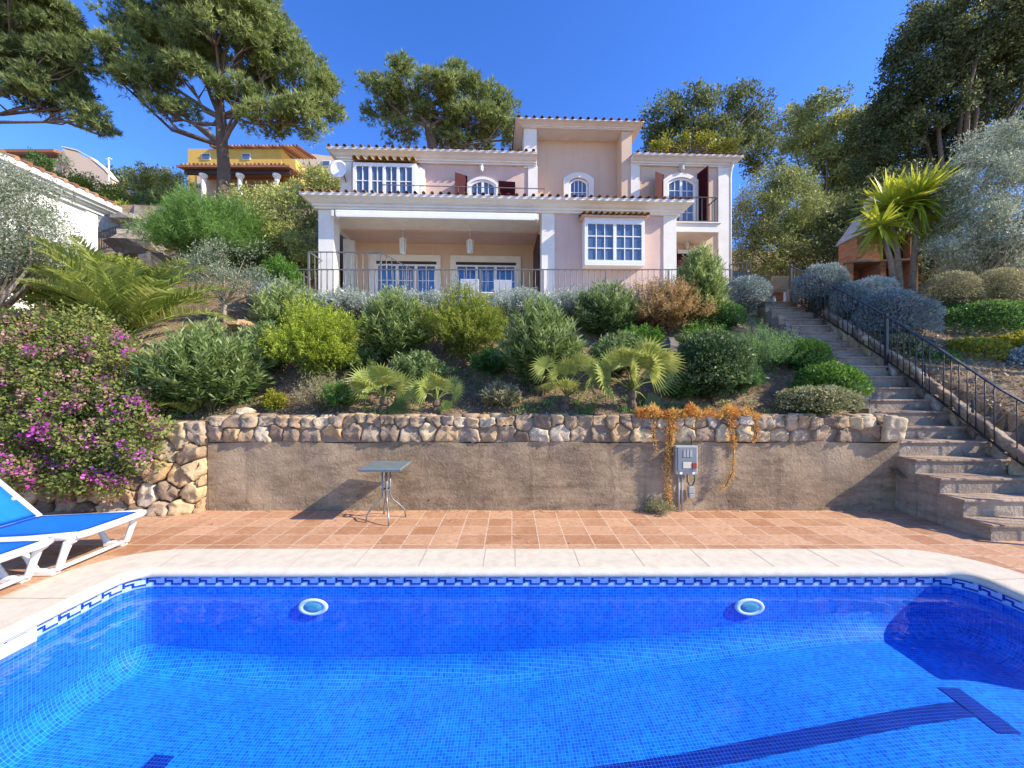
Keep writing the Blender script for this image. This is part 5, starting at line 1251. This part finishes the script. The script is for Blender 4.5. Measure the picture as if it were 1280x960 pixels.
# --- dry litter and small weeds over the soil
rng = nrng(); n = 42000; X = rng.uniform(-6.5, 6.4, n); Yy = 5.66+rng.random(n)**1.3*4.2; Z = terr(X, Yy)+.012; P = np.stack([X, Yy, Z], 1); Dd = rng.normal(size=(n, 3))*np.array((1, 1, .35))+np.array((0, -.2, .15))
tag(quads('leaf_litter', leaves(P, Dd, .05*rng.uniform(.4, 1.5, n), .014*rng.uniform(.5, 1.6, n), rng, .4), M['litter'], rng.random(n)), 'dry brown leaf litter and twigs over the slope', 'leaf litter', kind='stuff')
n = 9000; X = rng.uniform(7.2, 14, n); Yy = rng.uniform(4.6, 9.8, n); P = np.stack([X, Yy, terr(X, Yy)+.012], 1)
tag(quads('ground_cover', leaves(P, rng.normal(size=(n, 3))+np.array((0, -.3, .5)), .07*rng.uniform(.4, 1.5, n), .03, rng, .4), M['litter'], rng.random(n)), 'dry leaves and weeds over the bank right of the steps', 'ground cover', kind='stuff')
n = 420; X = rng.uniform(-6, 6.5, n); Yy = np.where(rng.random(n) < .6, 5.4-rng.random(n)**2*1.2, rng.uniform(2.6, 5.4, n)); ok = ~((X > -4.4) & (X < 5.0) & (Yy < 4.13)); P = np.stack([X, Yy, np.full(n, .012)], 1)[ok]; k = len(P)
tag(quads('fallen_leaves', leaves(P, rng.normal(size=(k, 3))*np.array((1, 1, .12)), .035*rng.uniform(.4, 1.4, k), .012*rng.uniform(.5, 1.6, k), rng, .9), M['litter'], rng.random(k)), 'small dry leaves fallen on the terracotta terrace', 'fallen leaves', kind='stuff')
n = 520; X = rng.uniform(-6.4, 6.2, n); Yy = 5.7+rng.random(n)**1.2*3.9; keep = (np.sin(X*2.3)+np.cos(Yy*2.9+X) > -.3); X, Yy = X[keep], Yy[keep]; C = np.stack([X, Yy, terr(X, Yy)+.03], 1)
V, T = clump_leaves(rng, C, rng.uniform(.04, .13, len(C)), 34, .075, .014, out=.5, rand=.5, upd=.8, shell=.1, flat=.6)
tag(quads('slope_weeds', V, M['rosemary'], T), 'low straggling green weeds between the shrubs of the slope', 'weeds', kind='stuff')
n = 60; X = rng.uniform(-4.2, 5.3, n); C = np.stack([X, 5.43-.02*rng.random(n), np.full(n, .008)], 1)
V, T = clump_leaves(rng, C, rng.uniform(.01, .03, n), 9, .03, .008, out=.5, rand=.6, upd=.6, shell=.1)
tag(quads('wall_foot_weeds', V, M['khaki_bush'], T), 'tiny weeds and debris along the foot of the retaining wall', 'weeds', kind='stuff')
for lab, px, py, w, h in (('silver grey bush between the yellow green bush and the left porch pillar', 545, 401, 60, 36), ('silver grey bush at the far left end of the terrace railing', 398, 404, 56, 40)):
    fine_shrub(lab, px, py, w, h, 'grey_bush', GH, L=.05, W=.015, name='grey_shrub', dens=1.3, plume=.12)
# ------------------------------------------------------------------ hillside
gx = np.unique(np.round(np.concatenate([np.arange(-240, -60, 20), np.arange(-60, -14, 2.5), np.arange(-14, 14, .22), np.arange(14, 60, 2.5), np.arange(60, 241, 20)]), 3))
gy = np.unique(np.round(np.concatenate([np.arange(3.9, 16, .2), np.arange(16, 40, .8), np.arange(40, 120, 5), np.arange(120, 501, 25)]), 3))
GX, GY = np.meshgrid(gx, gy); GZ = terr(GX, GY); nx_, ny_ = len(gx), len(gy)
vis = lambda i, j: (gy[j] > 5.68 and gx[i] < 5.3) or (gy[j] > 5.1 and 5.3 <= gx[i] < 7.0) or gx[i] >= 7.0
fs = [(j*nx_+i, j*nx_+i+1, (j+1)*nx_+i+1, (j+1)*nx_+i) for j in range(ny_-1) for i in range(nx_-1) if vis(i, j)]
me = bpy.data.meshes.new('hillside'); me.from_pydata(np.stack([GX, GY, GZ], -1).reshape(-1, 3).tolist(), [], fs); me.materials.append(M['soil']); me.polygons.foreach_set('use_smooth', [True]*len(fs))
tag(link('hillside', me), 'dry brown terraced hillside rising behind the pool', 'hillside', kind='structure')
m = MB(); m.add([(-900, -900, -2.2), (900, -900, -2.2), (900, 900, -2.2), (-900, 900, -2.2)], [(0, 1, 2, 3)]); tag(m.build('ground', M['soil']), 'ground under the whole hillside', 'ground', kind='structure')

# ------------------------------------------------------------------ white garage at the left
gz = lambda py, px, Y: at(px, py, Y)[2]
GXw = (120-CX)*11.0/F; ga = tag(empty('garage', (GXw, 11.0, 4.6)), 'white garage building with a stepped cornice and tiled roof at the left edge', 'building')
ez0, ez1 = at(120, 268, 11)[2]-4.6+.0, at(143, 270, 11.4)[2]-4.6
m = MB(); m.box(-6, 0, -4.5, 0, -4.2, ez0); m.build('wall', M['offwhite'], ga)
m = MB(); m.box(.001, .05, -.28, .0, -1.2, ez0-.001); m.build('corner_pilaster', M['white'], ga)
m = MB(); m.box(-.0, .028, -4.5, -.85, -.6, ez0-.42); m.build('panel', M['white'], ga)
m = MB()
for o_, a, b in ((.10, 0, .10), (.17, .10, .17), (.27, .17, .25), (.36, .25, .40)): m.box(-.5, o_, -4.6, .02+o_, ez0+a*.9+.001, ez0+b*.9)
m.build('cornice', M['white'], ga)
rg = np.random.default_rng(4); m = MB(); z0 = ez0+.37
m.ct = .2; m.add([(.36, -4.6, z0), (.36, .36, z0), (-6, .36, z0+1.5), (-6, -4.6, z0+1.5)], [(0, 1, 2, 3)])
for i in range(20):
    y = -4.5+i*.245; m.ct = rg.random(); m.tube([(.385, y, z0+.015), (-2.8, y, z0+.03+.80)], .055, 10)
m.build('roof', M['roof'], ga, tint=True)
# ------------------------------------------------------------------ yellow house up the hill
yh = tag(empty('yellow_house', (at(295, 245, 33)[0], 33, at(295, 245, 33)[2])), 'ochre yellow house with white porch columns among the trees', 'house'); yp0 = np.array(yh.location)
def q3(px, py, dy=0.): p = at(px, py, 33+dy)-yp0; return p
a, b = q3(235, 184, 1.5), q3(365, 246, 1.5)
m = MB(); m.box(q3(235, 0, 3)[0], q3(352, 0, 3)[0], 3.0, 9, -1.5, q3(0, 186, 3)[2]); m.build('wall', M['ochre'], yh)
m = MB(); m.box(q3(352, 0, 2)[0]+.02, q3(368, 0, 2)[0], 2.2, 8.5, -1.5, q3(0, 197, 2)[2]); m.build('side_wing', M['ochre'], yh)
for px in (258, 308):
    m = MB(); x = q3(px, 0, 3)[0]; m.box(x-.4, x+.4, 2.95, 2.997, q3(0, 200, 3)[2], q3(0, 192, 3)[2]); w_ = m.build('window', M['white'], yh)
    MB().box(x-.33, x+.33, 2.90, 2.949, q3(0, 200, 3)[2]+.07, q3(0, 192, 3)[2]-.07).build('pane', M['glass'], w_)
m = MB(); m.prism([(q3(225, 0)[0], 0), (q3(365, 0)[0], 0), (q3(365, 0)[0], .18), (q3(225, 0)[0], .18)], -.4, 2.9); m.v = [(x, y, z+q3(0, 212)[2]+(y+.4)*.22) for x, y, z in m.v]; m.build('porch_roof', M['roof'], yh, tint=True)
m = MB(); m.box(q3(230, 0)[0], q3(362, 0)[0], 0, .25, q3(0, 212)[2]-.35, q3(0, 212)[2]-.01); m.build('porch_beam', M['darkwood'], yh)
for px in (253, 299, 345):
    x = q3(px, 0)[0]; z1 = q3(0, 212)[2]-.36
    MB().lathe([(.26, -1.5), (.26, -.9), (.2, -.85), (.19, z1-.35), (.32, z1-.2), (.32, z1)], 12, (x, .12, 0)).build('column', M['trim'], yh, smooth=False)
m = MB()
for k in range(26): m.ct = rg.random(); x = q3(232, 0)[0]+k*.345; m.tube([(x, -.42, q3(0, 212)[2]+.22), (x, 2.9, q3(0, 212)[2]+.95)], .11, 6)
m.build('roof_tiles', M['roof'], yh, tint=True); m = MB()
for k in range(26): m.ct = rg.random(); x = q3(233, 0)[0]+k*.32; m.tube([(x, 2.6, q3(0, 186, 3)[2]+.06), (x, 6, q3(0, 186, 3)[2]+.9)], .11, 6)
m.build('roof_tiles', M['roof'], yh, tint=True)
m = MB(); x0, x1 = q3(240, 0)[0], q3(345, 0)[0]; m.bar((x0, .1, .1), (x1, .1, .1), .05, .05)
for k in range(40): m.bar((x0+(x1-x0)*k/39, .1, -.9), (x0+(x1-x0)*k/39, .1, .1), .03, .03, up=(0, 1, 0))
m.build('porch_railing', M['iron'], yh)
m = MB(); m.box(q3(247, 0, 3)[0], q3(345, 0, 3)[0], 2.93, 2.999, -1.5, q3(0, 216, 3)[2]); m.build('porch_shade_wall', M['peachfar'], yh)
# ------------------------------------------------------------------ other houses on the hill
ph = tag(empty('hillside_house', at(60, 225, 42)), 'pale peach house with a gabled side at the top left of the hill', 'house'); pp = np.array(ph.location)
def q4(px, py, dy=0.): return at(px, py, 42+dy)-pp
A = [q4(78, 186), q4(95, 190), q4(112, 199), q4(130, 214), q4(140, 226), q4(140, 250), q4(78, 250)]
m = MB(); m.prism([(p[0], p[2]) for p in A], 0, .6); m.build('gable_wall', M['peachfar'], ph)
m = MB(); m.box(q4(-40, 0)[0], q4(78, 0)[0]-.02, .3, 8, -3, q4(0, 196)[2]); m.build('wall', M['peachfar'], ph)
m = MB(); e0, e1 = q4(-40, 0), q4(79, 0); m.prism([(-.9, q4(0, 196)[2]), (3.2, q4(0, 183)[2]+.2), (3.2, q4(0, 183)[2]+.45), (-.9, q4(0, 196)[2]+.3)], e0[0], e1[0], axes=(1, 0, 2)); m.build('roof', M['roof'], ph, tint=True)
m = MB(); tp = [q4(77, 183), q4(96, 187.5), q4(113, 196.5), q4(131, 211.5), q4(141, 224)]
for u_, v_ in zip(tp[:-1], tp[1:]): m.bar(u_+(0, .3, 0), v_+(0, .3, 0), .66, .10, up=(0, 0, 1))
m.build('gable_coping', M['trim'], ph)
fh = tag(empty('far_house', at(397, 215, 46)), 'small whitish house behind the villa on its left', 'house'); fp = np.array(fh.location)
q5 = lambda px, py: at(px, py, 46)-fp
m = MB(); m.prism([(q5(369, 0)[0], -4), (q5(430, 0)[0], -4), (q5(430, 0)[0], q5(0, 197)[2]), (q5(369, 0)[0], q5(0, 190)[2])], 0, 6); m.build('wall', M['peachfar'], fh)
m = MB(); m.bar(q5(366, 188.5)+(0, 2.8, 0), q5(432, 196)+(0, .2, 0), .9, .22); m.build('roof', M['roof'], fh, tint=True)
x = q5(408, 204); m = MB(); m.box(x[0]-.5, x[0]+.5, -.06, -.003, x[2]-.4, x[2]+.3); w_ = m.build('window', M['white'], fh); MB().box(x[0]-.4, x[0]+.4, -.1, -.061, x[2]-.3, x[2]+.2).build('pane', M['glass'], w_)
pl = tag(empty('antenna_pole', at(136, 226, 40)), 'thin white pole on the hilltop right of the peach house', 'pole'); MB().tube([(0, 0, -1), (0, 0, at(0, 197, 40)[2]-pl.location[2])], .07, 6).build('mast', M['white'], pl)
MB().box(-.3, .3, -.05, .05, at(0, 199, 40)[2]-pl.location[2], at(0, 199, 40)[2]-pl.location[2]+.06).build('crossarm', M['white'], pl)
# iron railing and rocks by the garage
hrl = tag(empty('hillside_railing', at(120, 312, 13)), 'thin iron railing climbing past the end of the white garage', 'railing'); hp = np.array(hrl.location)
T_ = [at(121, 292, 13)-hp, at(152, 281, 13.2)-hp, at(208, 266, 14.5)-hp]; B_ = [at(121, 313, 13)-hp, at(152, 305, 13.2)-hp, at(208, 288, 14.5)-hp]
m = MB()
for L_ in (T_, B_):
    for u_, v_ in zip(L_[:-1], L_[1:]): m.bar(u_, v_, .035, .03)
m.build('rails', M['iron'], hrl)
for k in range(22):
    t = k/21*2; i = min(1, int(t)); f = t-i; u_ = T_[i]*(1-f)+T_[i+1]*f; v_ = B_[i]*(1-f)+B_[i+1]*f; MB().bar(v_, u_, .02, .02, up=(0, 1, 0)).build('baluster', M['iron'], hrl)
for px, py, w, h, lab, Y in ((172, 322, 58, 34, 'big grey boulder under the iron railing', 12.6), (195, 308, 44, 30, 'grey boulder right of the iron railing', 13.4), (180, 300, 66, 34, 'tan rock outcrop behind the iron railing', 14.8), (140, 300, 46, 34, 'tan rock behind the garage corner', 14.6), (196, 338, 34, 22, 'grey rock above the palm fronds', 11.8), (212, 284, 40, 20, 'tan rock at the upper end of the iron railing', 15.2)):
    rock(lab, px, py, w, h, Y=Y, mat='rock', group='boulders by the garage', tint=.5+.5*(px % 3)/2, sink=.05)
# ------------------------------------------------------------------ trees
def pine(label, base, trunk_pts, ells, Y, mat='pine', tr=.4, sub=.62, n=300, dens=1.45, L=.26, W=.032, nl=40, name='stone_pine', limb=.105):
    p = at(*base, Y); o = tag(empty(name, p), label, 'pine tree', 'pine trees behind the house'); rng = nrng(); C = []; R = []; E = []
    for ex, ey, rx, ry in ells:
        c = at(ex, ey, Y+rng.normal()*rx*Y/F*.45)-p; rx, rz = rx*Y/F, ry*Y/F; k = max(4, int(dens*4*rx*rz/(sub*sub))); d = sph(rng, k); d[:, 2] = np.abs(d[:, 2])*1.2-.35
        C.append(c+d*rng.uniform(.6, 1, (k, 1))*np.array((rx, rx*.9, rz))); R.append(np.full(k, sub)*rng.uniform(.6, 1.15, k)); E.append((c, C[-1]))
    Ca = np.concatenate(C); Ra = np.concatenate(R)
    # tufts of needles pointing up and out
    k = len(Ca); nt_ = n//10; d = sph(rng, k*nt_); d[:, 2] = d[:, 2]*.75+.25; d = unit(d); tc = np.repeat(Ca, nt_, 0)+d*np.repeat(Ra, nt_)[:, None]*(.35+.65*rng.random((k*nt_, 1)))*np.array((1, 1, .72))
    P = np.repeat(tc, 10, 0); D = np.repeat(d, 10, 0)*.7+rng.normal(size=P.shape)*.5+np.array((0, 0, .5)); s = rng.uniform(.7, 1.15, len(P))
    V = leaves(P, D, L*s, W, rng, .1, wid=.3); T = np.repeat(np.repeat(rng.random(k), nt_)*.35+rng.random(k*nt_)*.4, 10)+rng.random(len(P))*.25
    quads('crown', V, M[mat], T, o)
    m = MB(); m.ct = .35; tp = [at(x, y, Y)-p for x, y in trunk_pts]; m.tube([tp[0]+(0, 0, -1.5)]+tp, [tr*1.25]+[tr*(1-.5*i/(len(tp)-1)) for i in range(len(tp))], 10)
    for c, Cs in E:
        i = rng.integers(max(1, len(tp)//2), len(tp)); f = tp[i]*.8+tp[i-1]*.2; mid = f*.5+c*.5+rng.normal(size=3)*.25+np.array((0, 0, -.10*np.linalg.norm(c-f))); m.ct = .3+.7*rng.random(); low = c+(0, 0, -.25)
        m.tube([f, f*.6+mid*.4+rng.normal(size=3)*.1, mid, low], [limb, limb*.8, limb*.6, limb*.35], 7, False)
        for e in Cs[rng.choice(len(Cs), min(4, len(Cs)), False)]:
            q = low*.5+mid*.5; m.ct = .3+.7*rng.random(); m.tube([q, q*.5+e*.5+rng.normal(size=3)*.18, e], [limb*.4, limb*.26, limb*.08], 5, False)
    m.build('trunk', M['bark'], o, tint=True, smooth=True, uv=False); return o
pine('tall spreading stone pine with a thick trunk in front of the yellow house', (280, 252), [(280, 252), (280, 210), (277, 175), (275, 140), (272, 110)],
     [(170, 32, 32, 26), (205, 12, 45, 26), (265, 5, 55, 30), (315, 30, 45, 32), (345, 62, 42, 30), (385, 100, 34, 26), (400, 140, 24, 24), (375, 150, 30, 22), (165, 75, 36, 26), (185, 110, 34, 24), (215, 140, 26, 16), (150, 95, 16, 18), (225, 60, 50, 34), (280, 55, 50, 34), (330, 100, 36, 26), (240, 100, 36, 20), (335, 150, 34, 20), (300, 120, 30, 18), (195, 55, 30, 24), (405, 115, 18, 28), (225, -20, 50, 24), (290, -25, 50, 24)], 18, 'pine', tr=.30, sub=.52, nl=40)
pine('stone pine at the left picture edge with low hanging branches', (-90, 250), [(-90, 250), (-85, 180), (-60, 130), (-30, 95), (0, 75)],
     [(20, 30, 48, 34), (62, 40, 34, 30), (90, 78, 18, 26), (40, 80, 46, 26), (5, 60, 44, 36), (70, 112, 34, 18), (110, 145, 26, 10), (125, 162, 20, 8), (30, 125, 36, 14), (85, 128, 22, 12), (-30, 20, 50, 44), (86, 50, 10, 14), (40, 5, 40, 22), (62, 18, 24, 20)], 17, 'pine_dark', tr=.3, sub=.44)
pine('rounded umbrella pine rising behind the left wing of the villa', (545, 210), [(545, 210), (540, 180), (535, 155), (530, 135)],
     [(478, 115, 24, 22), (500, 95, 24, 16), (535, 115, 30, 22), (575, 115, 32, 22), (612, 130, 28, 22), (625, 155, 24, 22), (590, 155, 34, 24), (480, 145, 22, 18), (510, 140, 26, 18), (550, 150, 30, 22), (600, 180, 30, 16), (560, 178, 28, 14), (500, 165, 20, 12), (640, 168, 14, 16), (575, 100, 24, 12)], 22, 'pine', tr=.34, sub=.6, L=.28, W=.036)
def broad(label, base, ells, Y, mat, L=.13, W=.07, sub=.5, n=120, dens=1.2, tr=.25, name='holm_oak', limbs=26, group='evergreen oaks behind the villa', bark='bark', cat='tree', shell=.25, out=.5, upd=.15, fork=.25):
    p = at(*base, Y); o = tag(empty(name, p), label, cat, group); rng = nrng(); C = []; R = []
    for ex, ey, rx, ry in ells:
        c = at(ex, ey, Y+rng.normal()*rx*Y/F*.3)-p; rx, rz = rx*Y/F, ry*Y/F; k = max(4, int(dens*5*rx*rz/(sub*sub))); d = sph(rng, k)
        C.append(c+d*rng.uniform(.5, 1.02, (k, 1))*np.array((rx, (rx+rz)*.45, rz))); R.append(np.full(k, sub)*rng.uniform(.5, 1.2, k))
    C = np.concatenate(C); R = np.concatenate(R); V, T = clump_leaves(rng, C, R, n, L, W, out=out, rand=.75, upd=upd, shell=shell, flat=.85, spread=.4)
    quads('crown', V, M[mat], T, o); m = MB(); m.ct = .3; ctr = C.mean(0); ft = np.array((ctr[0]*.35, ctr[1]*.35, max(.3, ctr[2]*fork)))
    m.tube([(0, 0, -1.5), ft*.5+rng.normal(size=3)*.1, ft], [tr*1.3, tr, tr*.85], 9)
    for i in rng.choice(len(C), min(limbs, len(C)), False):
        e = C[i]; mid = ft*.45+e*.55+rng.normal(size=3)*.25; m.ct = rng.random()
        m.tube([ft, ft*.6+mid*.4+rng.normal(size=3)*.12, mid, e], [tr*.5, tr*.36, tr*.22, tr*.05], 6, False)
    m.build('trunk', M[bark], o, tint=True, smooth=True, uv=False); return o
broad('dark evergreen oak rising behind the right wing of the villa', (880, 230), [(835, 150, 34, 26), (870, 135, 30, 24), (920, 140, 36, 28), (905, 175, 40, 26), (850, 175, 40, 22), (950, 165, 28, 26), (955, 195, 26, 22), (925, 118, 16, 10), (820, 170, 20, 18)], 23, 'oak', L=.2, W=.09, sub=.62, n=110, dens=.95)
broad('light green bushy tree top showing over the roof of the right wing', (860, 205), [(865, 182, 32, 14), (830, 186, 24, 8), (905, 186, 20, 9)], 19.5, 'gold_green', L=.15, W=.07, sub=.4, n=90, dens=1.2, tr=.12, name='leafy_tree', group='trees beyond the villa')
broad('olive green evergreen tree between the house and the dark oak', (1040, 345), [(1020, 150, 40, 32), (1065, 170, 50, 40), (1010, 195, 34, 34), (1095, 185, 44, 40), (1060, 220, 50, 40), (1040, 270, 60, 45), (1090, 250, 40, 40), (1000, 160, 24, 28)], 19, 'oak_olive', L=.15, W=.07, sub=.5, n=110, dens=1.1, name='evergreen_tree', group='trees beyond the villa')
broad('huge dark evergreen oak filling the upper right corner', (1190, 330), [(1150, 80, 44, 44), (1200, 40, 60, 50), (1255, 20, 60, 50), (1240, 90, 70, 56), (1180, 130, 56, 46), (1135, 120, 36, 36), (1120, 160, 36, 34), (1250, 160, 60, 50), (1180, 190, 60, 40), (1160, 40, 24, 24), (1290, 60, 50, 70), (1130, 60, 16, 20), (1180, 5, 40, 24), (1100, 215, 34, 30)], 16, 'oak_black', L=.13, W=.065, sub=.46, n=125, dens=1.1, tr=.3, limbs=18)
broad('tall bamboo like olive green bush right of the villa corner', (975, 350), [(945, 270, 32, 50), (985, 260, 42, 46), (1015, 285, 30, 44), (960, 315, 42, 36), (1000, 325, 40, 30), (985, 230, 22, 22)], 14, 'bamboo', L=.13, W=.028, sub=.4, n=130, dens=1.5, tr=.1, name='tall_bush', group='trees beyond the villa', shell=.2)
broad('silvery olive tree at the right picture edge', (1225, 372), [(1225, 230, 40, 40), (1265, 200, 40, 46), (1285, 260, 50, 60), (1240, 290, 50, 44), (1200, 290, 34, 36), (1215, 180, 16, 14), (1255, 165, 16, 16), (1195, 240, 22, 26), (1300, 180, 40, 40), (1225, 325, 46, 26), (1190, 315, 26, 24), (1270, 320, 40, 30)], 9.6, 'olive_silver', L=.075, W=.020, sub=.28, n=150, dens=1.15, tr=.07, name='olive_tree', group=None, bark='bark_pale', limbs=34, shell=.2, upd=.35)
broad('dark evergreen shrubbery tree behind the barbecue', (1150, 370), [(1110, 260, 44, 40), (1160, 250, 44, 40), (1180, 300, 44, 40), (1060, 300, 34, 40), (1230, 340, 50, 30), (1150, 330, 50, 26), (1280, 330, 40, 40)], 13.2, 'oak_black', L=.12, W=.06, sub=.4, n=100, dens=1.1, name='evergreen_tree', group='trees beyond the villa', tr=.16)
broad('shrubby trees mass behind the left wing of the villa', (650, 215), [(655, 178, 16, 12)], 24, 'pine_dark', L=.2, W=.06, sub=.5, n=90, name='evergreen_tree', group='trees beyond the villa', tr=.12)
# planted hedge above the garage
broad('broad yellow green hedge sloping behind the garage roof', (110, 275), [(70, 232, 34, 14), (110, 240, 34, 18), (140, 252, 26, 20), (90, 255, 50, 16), (45, 222, 22, 10), (155, 268, 20, 12)], 19, 'hedge', L=.14, W=.05, sub=.42, n=120, dens=1.3, tr=.08, name='hedge', group=None, cat='hedge', fork=.1)
broad('dark green small tree poking above the hedge before the peach house', (55, 226), [(55, 203, 13, 8), (52, 214, 16, 8)], 24, 'deep_green', L=.2, W=.05, sub=.4, n=80, dens=1.4, tr=.08, name='small_tree', group=None)
broad('slender small tree in front of the gable of the peach house', (81, 222), [(80, 202, 7, 6)], 26, 'olive', L=.18, W=.04, sub=.3, n=60, dens=1.2, tr=.05, name='small_tree', group=None)
broad('bluish trees on the far hill between the pole and the yellow house', (150, 240), [(150, 218, 18, 8), (172, 226, 24, 10), (120, 226, 20, 8)], 50, 'oak', L=.4, W=.2, sub=1., n=60, dens=1.3, tr=.2, name='distant_tree', group=None)
broad('low scrub along the upper slope below the yellow house', (330, 262), [(330, 250, 40, 14), (250, 258, 26, 12), (360, 246, 30, 12), (220, 262, 20, 10)], 26, 'oak_olive', L=.2, W=.08, sub=.6, n=90, dens=1.2, tr=.08, name='scrub', group=None, cat='shrub', fork=.1)
broad('wide olive green bush between the young pine and the white porch pillar', (338, 356), [(308, 268, 26, 28), (345, 272, 34, 34), (376, 262, 22, 34), (325, 312, 44, 40), (368, 318, 30, 40), (345, 345, 50, 16)], 12.6, 'oak_olive', L=.10, W=.04, sub=.34, n=120, dens=1.2, tr=.06, name='broad_bush', group=None, cat='shrub', fork=.1)
broad('olive green bush behind the satellite dish of the house', (400, 262), [(394, 224, 20, 16), (414, 228, 14, 18), (384, 244, 22, 16), (405, 248, 22, 14)], 17.5, 'oak_olive', L=.12, W=.045, sub=.34, n=100, dens=1.3, tr=.06, name='broad_bush', group=None, cat='shrub', fork=.1)
broad('rounded dark olive bush left of the yellow house', (202, 270), [(195, 230, 26, 22), (218, 240, 22, 22), (178, 246, 16, 16), (205, 256, 36, 12)], 21, 'oak_olive', L=.13, W=.05, sub=.36, n=110, dens=1.3, tr=.06, name='broad_bush', group=None, cat='shrub', fork=.1)
# a tall oak out of frame on the right, whose crown shades the upper steps
def shade_tree(label, x, y, blobs, **k):
    p = np.array((x, y, float(terr(x, y)))); px = CX+F*x/max(y, .5)
    o = tag(empty('holm_oak', p), label, 'tree', 'evergreen oaks beside the steps'); rng = nrng(); C = []
    for bx_, by_, bz_, r in blobs:
        n_ = int(9*r*r*2.2); C.append(np.array((bx_, by_, bz_))-p+sph(rng, n_)*rng.uniform(.4, 1, (n_, 1))*r)
    C = np.concatenate(C); R = rng.uniform(.35, .6, len(C)); V, T = clump_leaves(rng, C, R, 70, .14, .075, out=.5, rand=.75, shell=.25); quads('crown', V, M['oak'], T, o)
    m = MB(); m.ct = .3; ft = C.mean(0)*.4; m.tube([(0, 0, -.6), ft*.5, ft], [.3, .24, .2], 9)
    for e in C[rng.choice(len(C), 24, False)]: m.ct = rng.random(); m.tube([ft, ft*.5+e*.5+rng.normal(size=3)*.25, e], [.12, .07, .02], 6, False)
    m.build('trunk', M['bark'], o, tint=True, smooth=True, uv=False); return o
shade_tree('large evergreen oak standing beyond the right picture edge', 15.5, 5.2, [(14.6, 5.6, 8.4, 1.3), (15.8, 5.0, 9.2, 1.6), (16.2, 5.6, 9.6, 1.3), (14.4, 4.2, 7.6, 1.1), (17, 4.6, 10.2, 1.3)])
# ------------------------------------------------------------------ daylight and camera
SUN = np.array((1.0, -.28, .70)); SUN /= np.linalg.norm(SUN)
el = math.asin(SUN[2]); az = math.atan2(SUN[0], SUN[1])
wd = bpy.data.worlds.new('World'); SC.world = wd; wd.use_nodes = True
nt = wd.node_tree; bg = nt.nodes['Background']; sky = nt.nodes.new('ShaderNodeTexSky'); sky.sky_type = 'NISHITA'
sky.sun_disc = False; sky.sun_elevation = el; sky.sun_rotation = az; sky.altitude = 900; sky.air_density = 1.0; sky.dust_density = .25; sky.ozone_density = 4.5
hs = nt.nodes.new('ShaderNodeHueSaturation'); hs.inputs['Saturation'].default_value = 1.22; hs.inputs['Hue'].default_value = .515; hs.inputs['Value'].default_value = 1.35; nt.links.new(sky.outputs[0], hs.inputs['Color']); nt.links.new(hs.outputs[0], bg.inputs[0]); bg.inputs[1].default_value = .15
ld = bpy.data.lights.new('sun', 'SUN'); ld.energy = 4.6; ld.angle = math.radians(.5); ld.color = (1, .90, .74)
lo = bpy.data.objects.new('sun', ld); COL.objects.link(lo); lo.rotation_euler = Vector(-SUN).to_track_quat('-Z', 'Y').to_euler()
cd = bpy.data.cameras.new('camera'); cam = bpy.data.objects.new('camera', cd); COL.objects.link(cam)
cam.location = (0, 0, CAMH); cam.rotation_euler = (math.pi/2, 0, 0); cd.sensor_width = 36; cd.lens = 36*F/1280
cd.shift_y = (CY-480)/1280; cd.clip_end = 3000; cd.clip_start = .05; SC.camera = cam
vs_ = SC.view_settings; vs_.view_transform = 'Standard'; vs_.look = 'None'; vs_.exposure = .82; vs_.gamma = 1
SC.cycles.max_bounces = 6; SC.cycles.transparent_max_bounces = 8; SC.cycles.use_denoising = True
